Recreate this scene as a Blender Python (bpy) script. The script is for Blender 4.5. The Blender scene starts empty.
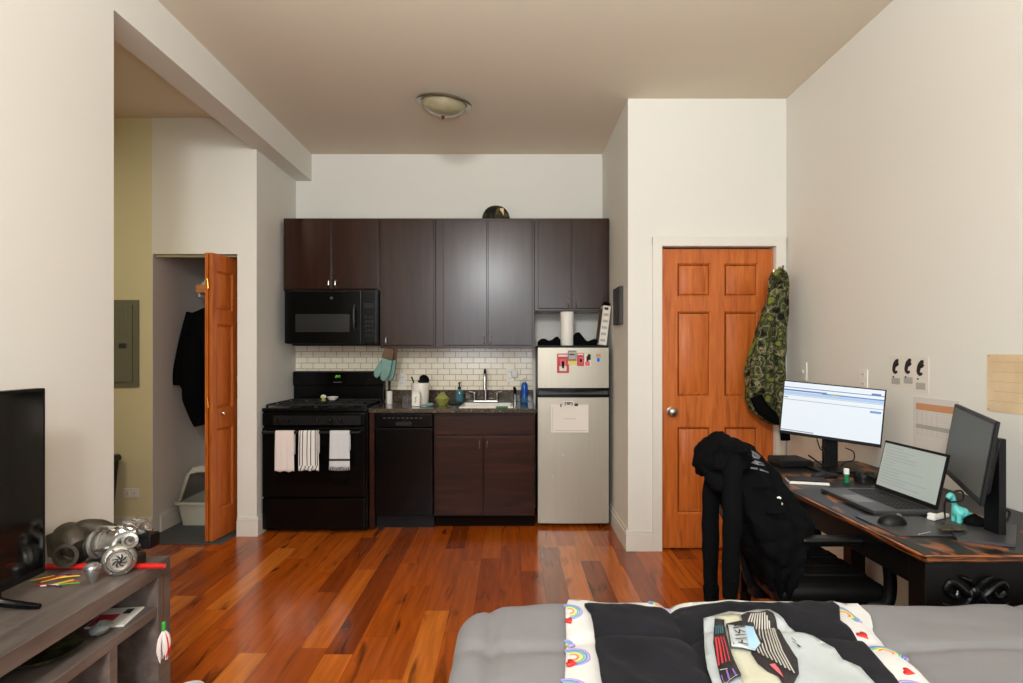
import bpy, bmesh, math, random
from mathutils import Vector, Matrix, noise
from mathutils.geometry import delaunay_2d_cdt
from mathutils.bvhtree import BVHTree
random.seed(7)
PI = math.pi
SC = bpy.context.scene
COL = SC.collection
H = 1.33; F = 580.0

def P(px, py, D): return Vector(((px-511)*D/F, D, H-(py-353)*D/F))
def PZ(px, py, z): return P(px, py, (H-z)*F/(py-353))
def lin(c):
    c = c/255.0
    return c/12.92 if c <= .04045 else ((c+.055)/1.055)**2.4
def rgb(r, g, b): return (lin(r), lin(g), lin(b), 1)

# ------------------------------------------------------------ materials
def N(nt, t, **kw):
    n = nt.nodes.new(t)
    for k, v in kw.items(): setattr(n, k, v)
    return n
def mat(name, col, rough=.5, metal=0, spec=.5, var=0, vscale=8, bump=0, bscale=60, emis=None, estr=0, coat=0, sheen=0, trans=0, stretch=(1,1,1), alpha=1):
    m = bpy.data.materials.new(name); m.use_nodes = True
    nt = m.node_tree; b = nt.nodes['Principled BSDF']
    c = rgb(*col)
    b.inputs['Base Color'].default_value = c
    b.inputs['Roughness'].default_value = rough
    b.inputs['Metallic'].default_value = metal
    b.inputs['Specular IOR Level'].default_value = spec
    b.inputs['Coat Weight'].default_value = coat
    b.inputs['Sheen Weight'].default_value = sheen
    b.inputs['Transmission Weight'].default_value = trans
    b.inputs['Alpha'].default_value = alpha
    if emis:
        b.inputs['Emission Color'].default_value = rgb(*emis)
        b.inputs['Emission Strength'].default_value = estr
    if var or bump:
        tc = N(nt, 'ShaderNodeTexCoord'); mp = N(nt, 'ShaderNodeMapping')
        mp.inputs['Scale'].default_value = stretch
        nt.links.new(tc.outputs['Object'], mp.inputs['Vector'])
    if var:
        no = N(nt, 'ShaderNodeTexNoise'); no.inputs['Scale'].default_value = vscale; no.inputs['Detail'].default_value = 5
        nt.links.new(mp.outputs[0], no.inputs['Vector'])
        mr = N(nt, 'ShaderNodeMapRange')
        mr.inputs['From Min'].default_value = .3; mr.inputs['From Max'].default_value = .7
        mr.inputs['To Min'].default_value = 1-var; mr.inputs['To Max'].default_value = 1+var
        nt.links.new(no.outputs['Fac'], mr.inputs['Value'])
        mx = N(nt, 'ShaderNodeVectorMath', operation='SCALE'); mx.inputs[0].default_value = c[:3]
        nt.links.new(mr.outputs[0], mx.inputs['Scale'])
        nt.links.new(mx.outputs[0], b.inputs['Base Color'])
    if bump:
        n2 = N(nt, 'ShaderNodeTexNoise'); n2.inputs['Scale'].default_value = bscale; n2.inputs['Detail'].default_value = 4
        nt.links.new(mp.outputs[0], n2.inputs['Vector'])
        bp = N(nt, 'ShaderNodeBump'); bp.inputs['Strength'].default_value = bump; bp.inputs['Distance'].default_value = .004
        nt.links.new(n2.outputs['Fac'], bp.inputs['Height'])
        nt.links.new(bp.outputs[0], b.inputs['Normal'])
    return m
def ramp_mat(name, stops, scale=6, detail=6, stretch=(1,1,1), rough=.5, spec=.5, distortion=0, const=False, coat=0, bump=0, metal=0, bscale=None):
    m = bpy.data.materials.new(name); m.use_nodes = True
    nt = m.node_tree; b = nt.nodes['Principled BSDF']
    tc = N(nt, 'ShaderNodeTexCoord'); mp = N(nt, 'ShaderNodeMapping'); mp.inputs['Scale'].default_value = stretch
    nt.links.new(tc.outputs['Object'], mp.inputs['Vector'])
    no = N(nt, 'ShaderNodeTexNoise'); no.inputs['Scale'].default_value = scale; no.inputs['Detail'].default_value = detail; no.inputs['Distortion'].default_value = distortion
    nt.links.new(mp.outputs[0], no.inputs['Vector'])
    cr = N(nt, 'ShaderNodeValToRGB')
    if const: cr.color_ramp.interpolation = 'CONSTANT'
    els = cr.color_ramp.elements
    els[0].position, els[0].color = stops[0][0], rgb(*stops[0][1])
    els[1].position, els[1].color = stops[1][0], rgb(*stops[1][1])
    for p, c in stops[2:]:
        e = els.new(p); e.color = rgb(*c)
    nt.links.new(no.outputs['Fac'], cr.inputs['Fac'])
    nt.links.new(cr.outputs[0], b.inputs['Base Color'])
    b.inputs['Roughness'].default_value = rough; b.inputs['Specular IOR Level'].default_value = spec
    b.inputs['Coat Weight'].default_value = coat; b.inputs['Metallic'].default_value = metal
    if bump:
        bp = N(nt, 'ShaderNodeBump'); bp.inputs['Strength'].default_value = bump; bp.inputs['Distance'].default_value = .004
        nt.links.new(no.outputs['Fac'], bp.inputs['Height']); nt.links.new(bp.outputs[0], b.inputs['Normal'])
    return m

def floor_mat():
    m = bpy.data.materials.new('glossy_tigerwood_planks'); m.use_nodes = True
    nt = m.node_tree; L = nt.links.new; b = nt.nodes['Principled BSDF']
    tc = N(nt, 'ShaderNodeTexCoord'); sx = N(nt, 'ShaderNodeSeparateXYZ'); L(tc.outputs['Object'], sx.inputs[0])
    def M(op, a, b_=None, c=None):
        n = N(nt, 'ShaderNodeMath', operation=op)
        for i, v in enumerate((a, b_, c)):
            if v is None: continue
            if isinstance(v, (int, float)): n.inputs[i].default_value = v
            else: L(v, n.inputs[i])
        return n.outputs[0]
    xr = M('DIVIDE', sx.outputs[0], .127); row = M('FLOOR', xr); fx = M('FRACT', xr)
    wn = N(nt, 'ShaderNodeTexWhiteNoise', noise_dimensions='1D'); L(row, wn.inputs['W'])
    yr = M('ADD', M('DIVIDE', sx.outputs[1], .95), M('MULTIPLY', wn.outputs['Value'], 7.3))
    pl = M('FLOOR', yr); fy = M('FRACT', yr)
    w2 = N(nt, 'ShaderNodeTexWhiteNoise', noise_dimensions='2D'); cb = N(nt, 'ShaderNodeCombineXYZ'); L(row, cb.inputs[0]); L(pl, cb.inputs[1]); L(cb.outputs[0], w2.inputs['Vector'])
    rnd = w2.outputs['Value']
    cr = N(nt, 'ShaderNodeValToRGB'); e = cr.color_ramp.elements
    e[0].position = 0; e[0].color = rgb(128, 54, 12); e[1].position = 1; e[1].color = rgb(206, 120, 44)
    for p, c in ((.25, (152, 68, 12)), (.5, (172, 80, 14)), (.75, (160, 76, 22)), (.9, (190, 96, 24))):
        q = e.new(p); q.color = rgb(*c)
    L(rnd, cr.inputs['Fac'])
    # grain, offset per plank
    g = N(nt, 'ShaderNodeCombineXYZ'); L(M('MULTIPLY', sx.outputs[0], 26), g.inputs[0]); L(M('MULTIPLY', sx.outputs[1], 2.0), g.inputs[1]); L(M('MULTIPLY', rnd, 60), g.inputs[2])
    n1 = N(nt, 'ShaderNodeTexNoise'); n1.inputs['Scale'].default_value = 1; n1.inputs['Detail'].default_value = 7; n1.inputs['Distortion'].default_value = .8
    L(g.outputs[0], n1.inputs['Vector'])
    mr = N(nt, 'ShaderNodeMapRange'); mr.inputs['From Min'].default_value = .3; mr.inputs['From Max'].default_value = .7; mr.inputs['To Min'].default_value = .74; mr.inputs['To Max'].default_value = 1.22
    L(n1.outputs['Fac'], mr.inputs['Value'])
    g2 = N(nt, 'ShaderNodeCombineXYZ'); L(M('MULTIPLY', sx.outputs[0], 9), g2.inputs[0]); L(M('MULTIPLY', sx.outputs[1], 1.3), g2.inputs[1]); L(M('MULTIPLY', rnd, 31), g2.inputs[2])
    n2 = N(nt, 'ShaderNodeTexNoise'); n2.inputs['Scale'].default_value = 1; n2.inputs['Detail'].default_value = 5; n2.inputs['Distortion'].default_value = 1.6
    L(g2.outputs[0], n2.inputs['Vector'])
    st = N(nt, 'ShaderNodeMapRange'); st.inputs['From Min'].default_value = .6; st.inputs['From Max'].default_value = .72; st.inputs['To Min'].default_value = 1; st.inputs['To Max'].default_value = .3
    L(n2.outputs['Fac'], st.inputs['Value'])
    # seams
    ex = M('MINIMUM', fx, M('SUBTRACT', 1, fx)); ey = M('MINIMUM', fy, M('SUBTRACT', 1, fy))
    sm = M('MULTIPLY', M('GREATER_THAN', ex, .009), M('GREATER_THAN', ey, .0012))
    seam = M('ADD', M('MULTIPLY', sm, .45), .55)
    k = M('MULTIPLY', M('MULTIPLY', mr.outputs[0], st.outputs[0]), seam)
    v = N(nt, 'ShaderNodeVectorMath', operation='SCALE'); L(cr.outputs[0], v.inputs[0]); L(k, v.inputs['Scale'])
    L(v.outputs[0], b.inputs['Base Color'])
    b.inputs['Roughness'].default_value = .2; b.inputs['Specular IOR Level'].default_value = .5
    b.inputs['Coat Weight'].default_value = .1; b.inputs['Coat Roughness'].default_value = .08
    bp = N(nt, 'ShaderNodeBump'); bp.inputs['Strength'].default_value = .06; bp.inputs['Distance'].default_value = .002
    L(n1.outputs['Fac'], bp.inputs['Height']); L(bp.outputs[0], b.inputs['Normal'])
    return m
def tile_mat():
    m = bpy.data.materials.new('white_subway_tile'); m.use_nodes = True
    nt = m.node_tree; L = nt.links.new; b = nt.nodes['Principled BSDF']
    tc = N(nt, 'ShaderNodeTexCoord'); sx = N(nt, 'ShaderNodeSeparateXYZ'); cb = N(nt, 'ShaderNodeCombineXYZ')
    L(tc.outputs['Object'], sx.inputs[0]); L(sx.outputs[0], cb.inputs[0]); L(sx.outputs[2], cb.inputs[1])
    br = N(nt, 'ShaderNodeTexBrick'); L(cb.outputs[0], br.inputs['Vector'])
    br.inputs['Scale'].default_value = 1; br.inputs['Brick Width'].default_value = .102; br.inputs['Row Height'].default_value = .0495
    br.inputs['Mortar Size'].default_value = .0024; br.inputs['Mortar Smooth'].default_value = .1; br.inputs['Bias'].default_value = 0
    br.inputs['Color1'].default_value = rgb(246, 236, 214); br.inputs['Color2'].default_value = rgb(238, 226, 202); br.inputs['Mortar'].default_value = rgb(170, 152, 124)
    L(br.outputs['Color'], b.inputs['Base Color'])
    bp = N(nt, 'ShaderNodeBump'); bp.inputs['Strength'].default_value = .5; bp.inputs['Distance'].default_value = .002; bp.invert = True
    L(br.outputs['Fac'], bp.inputs['Height']); L(bp.outputs[0], b.inputs['Normal'])
    b.inputs['Roughness'].default_value = .15
    return m

WALLC = (227, 224, 214)
M = {}
M['wall'] = mat('off_white_wall_paint', WALLC, .7, spec=.3, bump=.05, bscale=120)
M['hallwall'] = mat('hall_paint_light_falloff', (220, 212, 172), .7, spec=.3, bump=.05, bscale=120)  # light falloff in the hall put into the colour as yellow
M['closetwall'] = mat('grey_closet_paint', (222, 214, 206), .7, spec=.3, bump=.05, bscale=120)
M['ceiling'] = mat('ceiling_paint', (222, 210, 190), .8, spec=.2, bump=.05, bscale=90)
M['trim'] = mat('white_trim_enamel', (226, 221, 210), .35)
M['floor'] = floor_mat()
M['tile'] = tile_mat()
M['granite'] = ramp_mat('dark_granite', [(.3, (38, 33, 28)), (.45, (84, 74, 62)), (.55, (54, 47, 40)), (.68, (126, 112, 94))], scale=60, detail=8, rough=.12, coat=.2)
M['cab'] = ramp_mat('espresso_wood', [(.3, (40, 18, 7)), (.5, (46, 22, 9)), (.7, (53, 27, 12))], scale=4, detail=6, stretch=(6, 6, .6), rough=.25, spec=.34, distortion=.4)
M['cablow'] = ramp_mat('espresso_wood_low', [(.3, (36, 15, 6)), (.5, (48, 22, 10)), (.7, (62, 30, 15))], scale=4, detail=6, stretch=(.6, 6, 6), rough=.34, spec=.22, distortion=.4)
M['cabin'] = mat('near_black_brown_matte', (20, 11, 7), .8, spec=.05)  # one flat near-black brown, for the toe kick and entry backing
M['black'] = mat('black_enamel', (7, 7, 7), .2, spec=.22)
M['blackm'] = mat('matte_black_plastic', (13, 13, 14), .45, spec=.25)
M['blacks'] = mat('satin_black_plastic', (18, 18, 19), .32, spec=.35)
M['iron'] = mat('cast_iron', (14, 14, 14), .6, bump=.2, bscale=200)
M['glassblk'] = mat('dark_oven_glass', (6, 6, 6), .1, spec=.2)
M['mwwin'] = mat('microwave_window_mesh', (30, 30, 29), .3)
M['grey'] = mat('mid_grey_plastic', (110, 110, 108), .4)
M['dgrey'] = mat('dark_grey_plastic', (52, 52, 54), .4)
M['lgrey'] = mat('light_grey_plastic', (190, 190, 186), .45)
M['white'] = mat('white_plastic', (232, 228, 218), .4)
M['ceramic'] = mat('white_ceramic', (232, 226, 214), .18)
M['chrome'] = mat('chrome', (205, 203, 198), .12, metal=1)
M['nickel'] = mat('brushed_nickel', (172, 164, 152), .3, metal=1)
M['steel'] = mat('brushed_stainless', (182, 176, 160), .42, metal=.5, var=.04, vscale=3, stretch=(60, 60, 1))
M['brass'] = mat('brass_wire', (190, 140, 60), .3, metal=1)
M['oak'] = ramp_mat('orange_oak', [(.28, (160, 78, 26)), (.45, (188, 97, 36)), (.6, (198, 106, 42)), (.75, (208, 118, 52))], scale=5, detail=8, stretch=(7, 7, .55), rough=.38, spec=.4, distortion=1.2, bump=.05)
M['oakb'] = ramp_mat('oak_shelf_wood', [(.3, (160, 96, 48)), (.7, (205, 140, 84))], scale=5, detail=6, stretch=(1, 7, 7), rough=.5)
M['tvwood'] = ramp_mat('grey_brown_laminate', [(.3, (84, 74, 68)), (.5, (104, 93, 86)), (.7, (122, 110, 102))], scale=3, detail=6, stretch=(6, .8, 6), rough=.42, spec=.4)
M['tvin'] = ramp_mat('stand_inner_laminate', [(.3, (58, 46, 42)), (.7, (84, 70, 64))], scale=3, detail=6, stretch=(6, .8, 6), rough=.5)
M['desk'] = ramp_mat('worn_black_desk_paint', [(.0, (14, 11, 10)), (.565, (22, 17, 14)), (.585, (104, 58, 30)), (.69, (150, 94, 56))], scale=6.5, detail=10, stretch=(1.5, .8, 1), rough=.38, spec=.3, distortion=.6)
M['deskedge'] = ramp_mat('desk_edge_rubbed_to_wood', [(.0, (20, 13, 9)), (.47, (40, 22, 13)), (.53, (140, 76, 32)), (.75, (176, 106, 54))], scale=5, detail=8, stretch=(1.5, 1.5, 40), rough=.35)
M['deskblk'] = mat('black_desk_lacquer', (9, 8, 7), .35, spec=.3)
M['fabblk'] = mat('black_cotton', (11, 11, 12), .95, spec=.06, sheen=0, bump=.25, bscale=90)
M['leather'] = mat('black_leatherette', (11, 10, 10), .42, spec=.3, bump=.15, bscale=150)
M['comf'] = mat('grey_comforter_cotton', (124, 122, 123), .85, spec=.2, sheen=.05, var=.05, vscale=5, bump=.6, bscale=10)
M['char'] = mat('charcoal_plush', (27, 27, 31), .9, spec=.1, sheen=.03, var=.25, vscale=9, bump=.8, bscale=22)
M['plush'] = mat('white_plush', (205, 203, 199), .85, spec=.2, sheen=.3, bump=.3, bscale=60)
M['plushin'] = mat('cool_white_plush', (178, 184, 185), .85, spec=.2, bump=.25, bscale=50)
M['cream'] = mat('cream_plush', (190, 187, 166), .85, spec=.2, bump=.25, bscale=50)
M['camo'] = ramp_mat('camouflage_cloth', [(.0, (24, 24, 18)), (.36, (62, 66, 44)), (.44, (140, 128, 100)), (.47, (84, 90, 54)), (.53, (36, 34, 26)), (.57, (70, 74, 46)), (.63, (112, 118, 50))], scale=15, detail=2.5, rough=.9, spec=.15, const=True, distortion=.25)
M['camoh'] = ramp_mat('camouflage_helmet_cover', [(.0, (24, 24, 17)), (.45, (48, 48, 28)), (.55, (66, 66, 38)), (.63, (104, 90, 52)), (.7, (30, 29, 20))], scale=13, detail=2, rough=.7, spec=.25, const=True, distortion=1.2)
M['teal'] = mat('teal_cotton', (118, 152, 144), .85, spec=.2, var=.06, vscale=20)
M['tealp'] = mat('teal_plastic', (88, 184, 178), .35)
M['brown'] = mat('brown_leather_cuff', (92, 66, 40), .6, var=.2, vscale=14)
M['towelp'] = mat('pinkish_white_towel', (226, 214, 206), .9, bump=.3, bscale=140)
M['towelw'] = mat('white_towel', (228, 224, 218), .9, bump=.3, bscale=140)
M['towelg'] = mat('pale_grey_towel', (206, 207, 208), .9, bump=.3, bscale=140)
M['stripe'] = mat('black_towel_stripe', (44, 40, 44), .9)
M['paper'] = mat('white_paper', (226, 220, 208), .8)
M['paperg'] = mat('grey_printed_text', (176, 172, 164), .8)
M['paperw'] = mat('translucent_white_sheet', (214, 208, 200), .8)
M['tan'] = ramp_mat('tan_parchment', [(.3, (214, 186, 146)), (.7, (230, 206, 168))], scale=8, rough=.8)
M['tanl'] = mat('parchment_ink_line', (176, 140, 104), .8)
M['orange'] = mat('terracotta_print', (204, 146, 104), .8)
M['ink'] = mat('black_ink', (36, 32, 32), .7)
M['red'] = mat('red_plastic', (206, 36, 30), .35)
M['redp'] = mat('red_print', (190, 48, 58), .5)
M['pinkp'] = mat('pink_print', (214, 96, 106), .6)
M['yellow'] = mat('yellow_plastic', (222, 190, 50), .4)
M['green'] = mat('green_plastic', (56, 168, 70), .4)
M['glue'] = mat('dark_green_glue_stick', (32, 120, 78), .4)
M['blue'] = mat('blue_plastic', (24, 84, 176), .25)
M['navy'] = mat('navy_plastic', (34, 38, 88), .4)
M['purple'] = mat('purple_print', (134, 96, 180), .8)
M['lblue'] = mat('light_blue_print', (160, 196, 226), .7)
M['tealprint'] = mat('teal_print', (52, 104, 116), .8)
M['bronze'] = mat('heat_browned_cast_iron', (74, 66, 54), .5, metal=.55, var=.2, vscale=20, bump=.5, bscale=160)
M['castal'] = mat('cast_aluminium', (158, 154, 144), .38, metal=.7, var=.12, vscale=30, bump=.4, bscale=120)
M['alu'] = mat('machined_aluminium', (206, 203, 196), .22, metal=1)
M['gunm'] = mat('gunmetal', (70, 68, 64), .35, metal=.8)
M['silver'] = mat('satin_silver', (188, 188, 186), .26, metal=.9)
M['frost'] = mat('frosted_alabaster_glass', (158, 150, 118), .3, var=.1, vscale=12, coat=.5)
M['citron'] = mat('citron_translucent_plastic', (196, 200, 112), .25, trans=.55)
M['clearp'] = mat('clear_teal_soap', (76, 136, 138), .1, trans=.4)
M['clear'] = mat('clear_plastic_bag', (150, 156, 150), .2, trans=.3)
M['panelgrey'] = mat('grey_green_breaker_panel', (112, 112, 92), .5)
M['matgrey'] = mat('grey_rubber_mat', (74, 76, 78), .8, bump=.2, bscale=100)
M['litter'] = mat('taupe_litter_pan_plastic', (196, 192, 176), .4)
M['litterin'] = mat('grey_litter', (112, 110, 106), .9, bump=.5, bscale=200)
M['tvscreen'] = mat('switched_off_tv_glass', (6, 6, 7), .08, spec=.5)
M['scrdark'] = mat('idle_monitor_panel', (60, 64, 60), .45, emis=(60, 66, 62), estr=.35)
M['scrlap'] = mat('laptop_page', (150, 158, 154), .4, emis=(150, 158, 152), estr=.45)
M['scrlapt'] = mat('laptop_page_text', (120, 128, 126), .4, emis=(120, 128, 126), estr=.4)
M['scrw'] = mat('lit_screen_white', (60, 60, 60), .4, emis=(228, 236, 242), estr=.98)
M['scrb'] = mat('lit_screen_blue', (20, 30, 60), .4, emis=(96, 124, 176), estr=.9)
M['scrlb'] = mat('lit_screen_pale_blue', (20, 30, 60), .4, emis=(176, 204, 236), estr=.95)
M['scrbtn'] = mat('lit_screen_button', (20, 30, 60), .4, emis=(104, 150, 214), estr=.9)
M['scry'] = mat('lit_screen_yellow', (60, 60, 30), .4, emis=(232, 226, 140), estr=.95)
M['scrg'] = mat('lit_screen_grey', (30, 30, 30), .4, emis=(150, 158, 170), estr=.9)
M['led'] = mat('green_led', (10, 40, 10), .4, emis=(120, 220, 60), estr=1.2)
M['feather'] = mat('white_feather', (226, 216, 208), .9)
M['wicker'] = ramp_mat('charred_wood', [(.3, (36, 34, 32)), (.7, (72, 68, 64))], scale=6, detail=6, stretch=(6, 6, .7), rough=.6)
M['rby'] = [mat('rainbow_'+n, c, .85) for n, c in (('lilac', (160, 146, 200)), ('blue', (104, 136, 196)), ('green', (112, 180, 130)), ('yellow', (224, 204, 120)), ('orange', (222, 128, 90)))]

# ------------------------------------------------------------ mesh builder
class MB:
    def __init__(s): s.v = []; s.f = []; s.mi = []; s.M = None; s.bv = False
    def add(s, vs, fs, mi=0):
        k = len(s.v)
        for p in vs:
            p = Vector(p)
            s.v.append(s.M @ p if s.M else p)
        for f in fs: s.f.append(tuple(i+k for i in f)); s.mi.append(mi)
        return s
    def box(s, x0, x1, y0, y1, z0, z1, bev=0, mi=0, seg=2):
        if x0 > x1: x0, x1 = x1, x0
        if y0 > y1: y0, y1 = y1, y0
        if z0 > z1: z0, z1 = z1, z0
        bm = bmesh.new(); bmesh.ops.create_cube(bm, size=1)
        for v in bm.verts: v.co = Vector(((x0+x1)/2+v.co.x*(x1-x0), (y0+y1)/2+v.co.y*(y1-y0), (z0+z1)/2+v.co.z*(z1-z0)))
        if bev:
            s.bv = True
            bev = min(bev, .49*min(x1-x0, y1-y0, z1-z0))
            bmesh.ops.bevel(bm, geom=bm.edges[:], offset=bev, segments=seg, affect='EDGES', profile=.5)
        bm.verts.index_update()
        s.add([v.co.copy() for v in bm.verts], [[v.index for v in f.verts] for f in bm.faces], mi); bm.free(); return s
    def rings(s, rings, mi=0, closed=True, cap0=True, cap1=True):
        n = len(rings[0]); vs = [p for r in rings for p in r]; fs = []
        for i in range(len(rings)-1):
            for j in range(n if closed else n-1):
                a = i*n+j; b = i*n+(j+1) % n
                fs.append((a, b, b+n, a+n))
        if closed and cap0: fs.append(tuple(range(n))[::-1])
        if closed and cap1: fs.append(tuple(range((len(rings)-1)*n, len(rings)*n)))
        return s.add(vs, fs, mi)
    def lathe(s, prof, loc=(0, 0, 0), axis=(0, 0, 1), n=24, mi=0, a0=0):
        z = Vector(axis).normalized(); x = z.orthogonal().normalized(); y = z.cross(x); loc = Vector(loc)
        rs = [[loc+z*h+(x*math.cos(a0+2*PI*k/n)+y*math.sin(a0+2*PI*k/n))*max(r, 1e-4) for k in range(n)] for r, h in prof]
        return s.rings(rs, mi)
    def cyl(s, a, b, r, r2=None, n=16, mi=0):
        a = Vector(a); b = Vector(b); return s.lathe([(r, 0), (r if r2 is None else r2, (b-a).length)], a, b-a, n, mi)
    def tube(s, pts, r, n=8, mi=0, sub=6, flat=1):
        pts = [Vector(p) for p in pts]; m = len(pts)
        rr = r if isinstance(r, (list, tuple)) else [r]*m
        q = []; qr = []
        if m > 2 and sub > 1:
            for i in range(m-1):
                p0 = pts[max(i-1, 0)]; p1 = pts[i]; p2 = pts[i+1]; p3 = pts[min(i+2, m-1)]
                for k in range(sub):
                    t = k/sub
                    q.append(.5*((2*p1)+(p2-p0)*t+(2*p0-5*p1+4*p2-p3)*t*t+(3*p1-p0-3*p2+p3)*t*t*t)); qr.append(rr[i]*(1-t)+rr[i+1]*t)
            q.append(pts[-1]); qr.append(rr[-1])
        else: q, qr = pts, rr
        rings = []; t0 = (q[1]-q[0]).normalized(); x = t0.orthogonal().normalized()
        for i, p in enumerate(q):
            t = (q[min(i+1, len(q)-1)]-q[max(i-1, 0)]).normalized()
            x = (x-t*x.dot(t)).normalized(); y = t.cross(x)
            rings.append([p+(x*math.cos(2*PI*k/n)+y*math.sin(2*PI*k/n)*flat)*qr[i] for k in range(n)])
        return s.rings(rings, mi)
    def ell(s, c, r, n=16, m=10, mi=0, cut=-1):
        c = Vector(c); rings = []
        for i in range(m+1):
            a = -PI/2+PI*i/m
            if math.sin(a) < cut: continue
            rings.append([c+Vector((r[0]*math.cos(a)*math.cos(2*PI*k/n), r[1]*math.cos(a)*math.sin(2*PI*k/n), r[2]*math.sin(a))) for k in range(n)])
        for q in (rings[0], rings[-1]):
            for k in range(n): q[k] = q[k]+Vector((1e-5*math.cos(2*PI*k/n), 1e-5*math.sin(2*PI*k/n), 0))
        return s.rings(rings, mi)
    def torus(s, c, R, r, axis=(0, 0, 1), n=24, m=8, mi=0, a0=0, a1=2*PI):
        z = Vector(axis).normalized(); x = z.orthogonal().normalized(); y = z.cross(x); c = Vector(c); rings = []
        full = abs(a1-a0-2*PI) < 1e-6
        for i in range(n+1):
            a = a0+(a1-a0)*i/n; d = x*math.cos(a)+y*math.sin(a)
            rings.append([c+d*(R+r*math.cos(2*PI*k/m))+z*r*math.sin(2*PI*k/m) for k in range(m)])
        return s.rings(rings, mi, cap0=not full, cap1=not full)
    def prism(s, poly, h0, h1, O=(0, 0, 0), X=(1, 0, 0), Y=(0, 1, 0), mi=0):
        O = Vector(O); X = Vector(X); Y = Vector(Y); Z = X.cross(Y).normalized()
        return s.rings([[O+X*a+Y*b+Z*h for a, b in poly] for h in (h0, h1)], mi)
    def build(s, name, m, parent=None, smooth=True, ang=35, bevel=0):
        me = bpy.data.meshes.new(name); off = Vector((0, 0, 0))
        o = bpy.data.objects.new(name, me); COL.objects.link(o)
        if parent is not None:
            root = parent
            while root.parent: root = root.parent
            if root.get('_w'): off = Vector(root.location)
            o.parent = parent
            par = parent
            while par.parent: off = off+Vector(par.location); par = par.parent
        else:
            xs = [v.x for v in s.v]; ys = [v.y for v in s.v]; zs = [v.z for v in s.v]
            off = Vector(((min(xs)+max(xs))/2, (min(ys)+max(ys))/2, min(zs))); o.location = off; o['_w'] = 1
        me.from_pydata([v-off for v in s.v], [], s.f)
        for q in (m if isinstance(m, (list, tuple)) else [m]): me.materials.append(q)
        me.polygons.foreach_set('material_index', s.mi)
        bm = bmesh.new(); bm.from_mesh(me); bmesh.ops.recalc_face_normals(bm, faces=bm.faces); bm.to_mesh(me); bm.free()
        me.update()
        if smooth: me.shade_smooth(); me.set_sharp_from_angle(angle=math.radians(ang))
        if s.bv:
            wn = o.modifiers.new('even_shading', 'WEIGHTED_NORMAL'); wn.weight = 100; wn.keep_sharp = True
        return o
def tag(o, label=None, cat=None, group=None, kind=None):
    if label: o['label'] = label
    if cat: o['category'] = cat
    if group: o['group'] = group
    if kind: o['kind'] = kind
    return o
def thing(name, label, cat, loc=(0, 0, 0), group=None, world=True, rz=0):
    o = bpy.data.objects.new(name, None); COL.objects.link(o); o.location = loc; o.rotation_euler = (0, 0, rz); o.empty_display_size = .1
    if world: o['_w'] = 1
    return tag(o, label, cat, group)
def struct(name, mb, m, parent=None, **k):
    o = mb.build(name, m, parent, **k)
    if not parent: o['kind'] = 'structure'
    return o
def fr(O, X, Y, Z):
    X = Vector(X); Y = Vector(Y); Z = Vector(Z)
    return Matrix(((X.x, Y.x, Z.x, O[0]), (X.y, Y.y, Z.y, O[1]), (X.z, Y.z, Z.z, O[2]), (0, 0, 0, 1)))
def frn(O, X, Yhint):
    X = Vector(X).normalized(); Y = Vector(Yhint); Y = (Y-X*Y.dot(X)).normalized(); return fr(O, X, Y, X.cross(Y))

# ------------------------------------------------------------ the room
XR = 1.855; XL = -1.71; XLI = -1.87; CE = 3.04; DK = 4.99; DC = 4.215; DD = 3.90; XK = .79; XKL = -1.845; YB = -1.3; XH = -3.5
struct('floor', MB().box(XH-.1, XR+.1, YB-.1, 5.1, -.05, 0), M['floor'])
struct('ceiling', MB().box(XH-.1, XR+.1, YB-.1, 5.1, CE, CE+.05), M['ceiling'])
struct('wall_right', MB().box(XR, XR+.1, YB-.1, DD+.1, 0, CE), M['wall'])
struct('wall_left', MB().box(XLI, XL, YB, 2.5, 0, CE), M['wall'])
struct('trim_1', MB().box(XLI, XL, 2.5, DK, 2.81, CE), M['wall'])          # the dropped beam
struct('wall_kitchen_back', MB().box(XKL-.1, XK+.1, DK, DK+.1, 0, CE), M['wall'])
struct('wall_kitchen_left', MB().box(XKL-.03, XKL, DC+.08, DK, 0, CE), M['wall'])
# alcove side wall and door wall
struct('wall_kitchen_right', MB().box(XK, XK+.04, DD+.1, DK, 0, CE), M['wall'])
struct('light_block_entry', MB().box(XK+.04, XR+.1, DD+.1, DD+.13, 0, CE), M['cabin'])  # unseen dark backing added to block daylight leaking under the door
DX0, DX1, DZ = 1.018, 1.778, 2.045
w = MB(); w.box(XK, DX0, DD, DD+.1, 0, CE); w.box(DX1, XR, DD, DD+.1, 0, CE); w.box(DX0, DX1, DD, DD+.1, DZ, CE)
struct('wall_entry', w, M['wall'])
# hall end wall with closet opening
CX0, CX1, CZ = -2.60, -1.985, 2.05
w = MB(); w.box(CX1, XKL, DC, DC+.08, 0, CE); w.box(CX0-.006, CX1, DC, DC+.08, CZ, CE)
struct('wall_closet_front', w, M['wall'])
struct('wall_hall_end', MB().box(XH, CX0-.006, DC, DC+.08, 0, CE), M['hallwall'])
struct('wall_hall_left', MB().box(XH-.1, XH, YB, DC+.1, 0, CE), M['hallwall'])
w = MB(); w.box(CX0-.006, CX0, DC, DC+.08, 0, CZ); w.box(CX0-.006, CX0, DC+.08, 5.0, 0, 2.45); w.box(CX0, XKL-.03, 4.95, 5.0, 0, 2.45); w.box(XKL-.06, XKL-.03, DC+.08, 5.0, 0, 2.45); w.box(CX0, XKL-.03, DC+.08, 5.0, 2.42, 2.46)
struct('wall_closet_inside', w, M['closetwall'])
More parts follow.
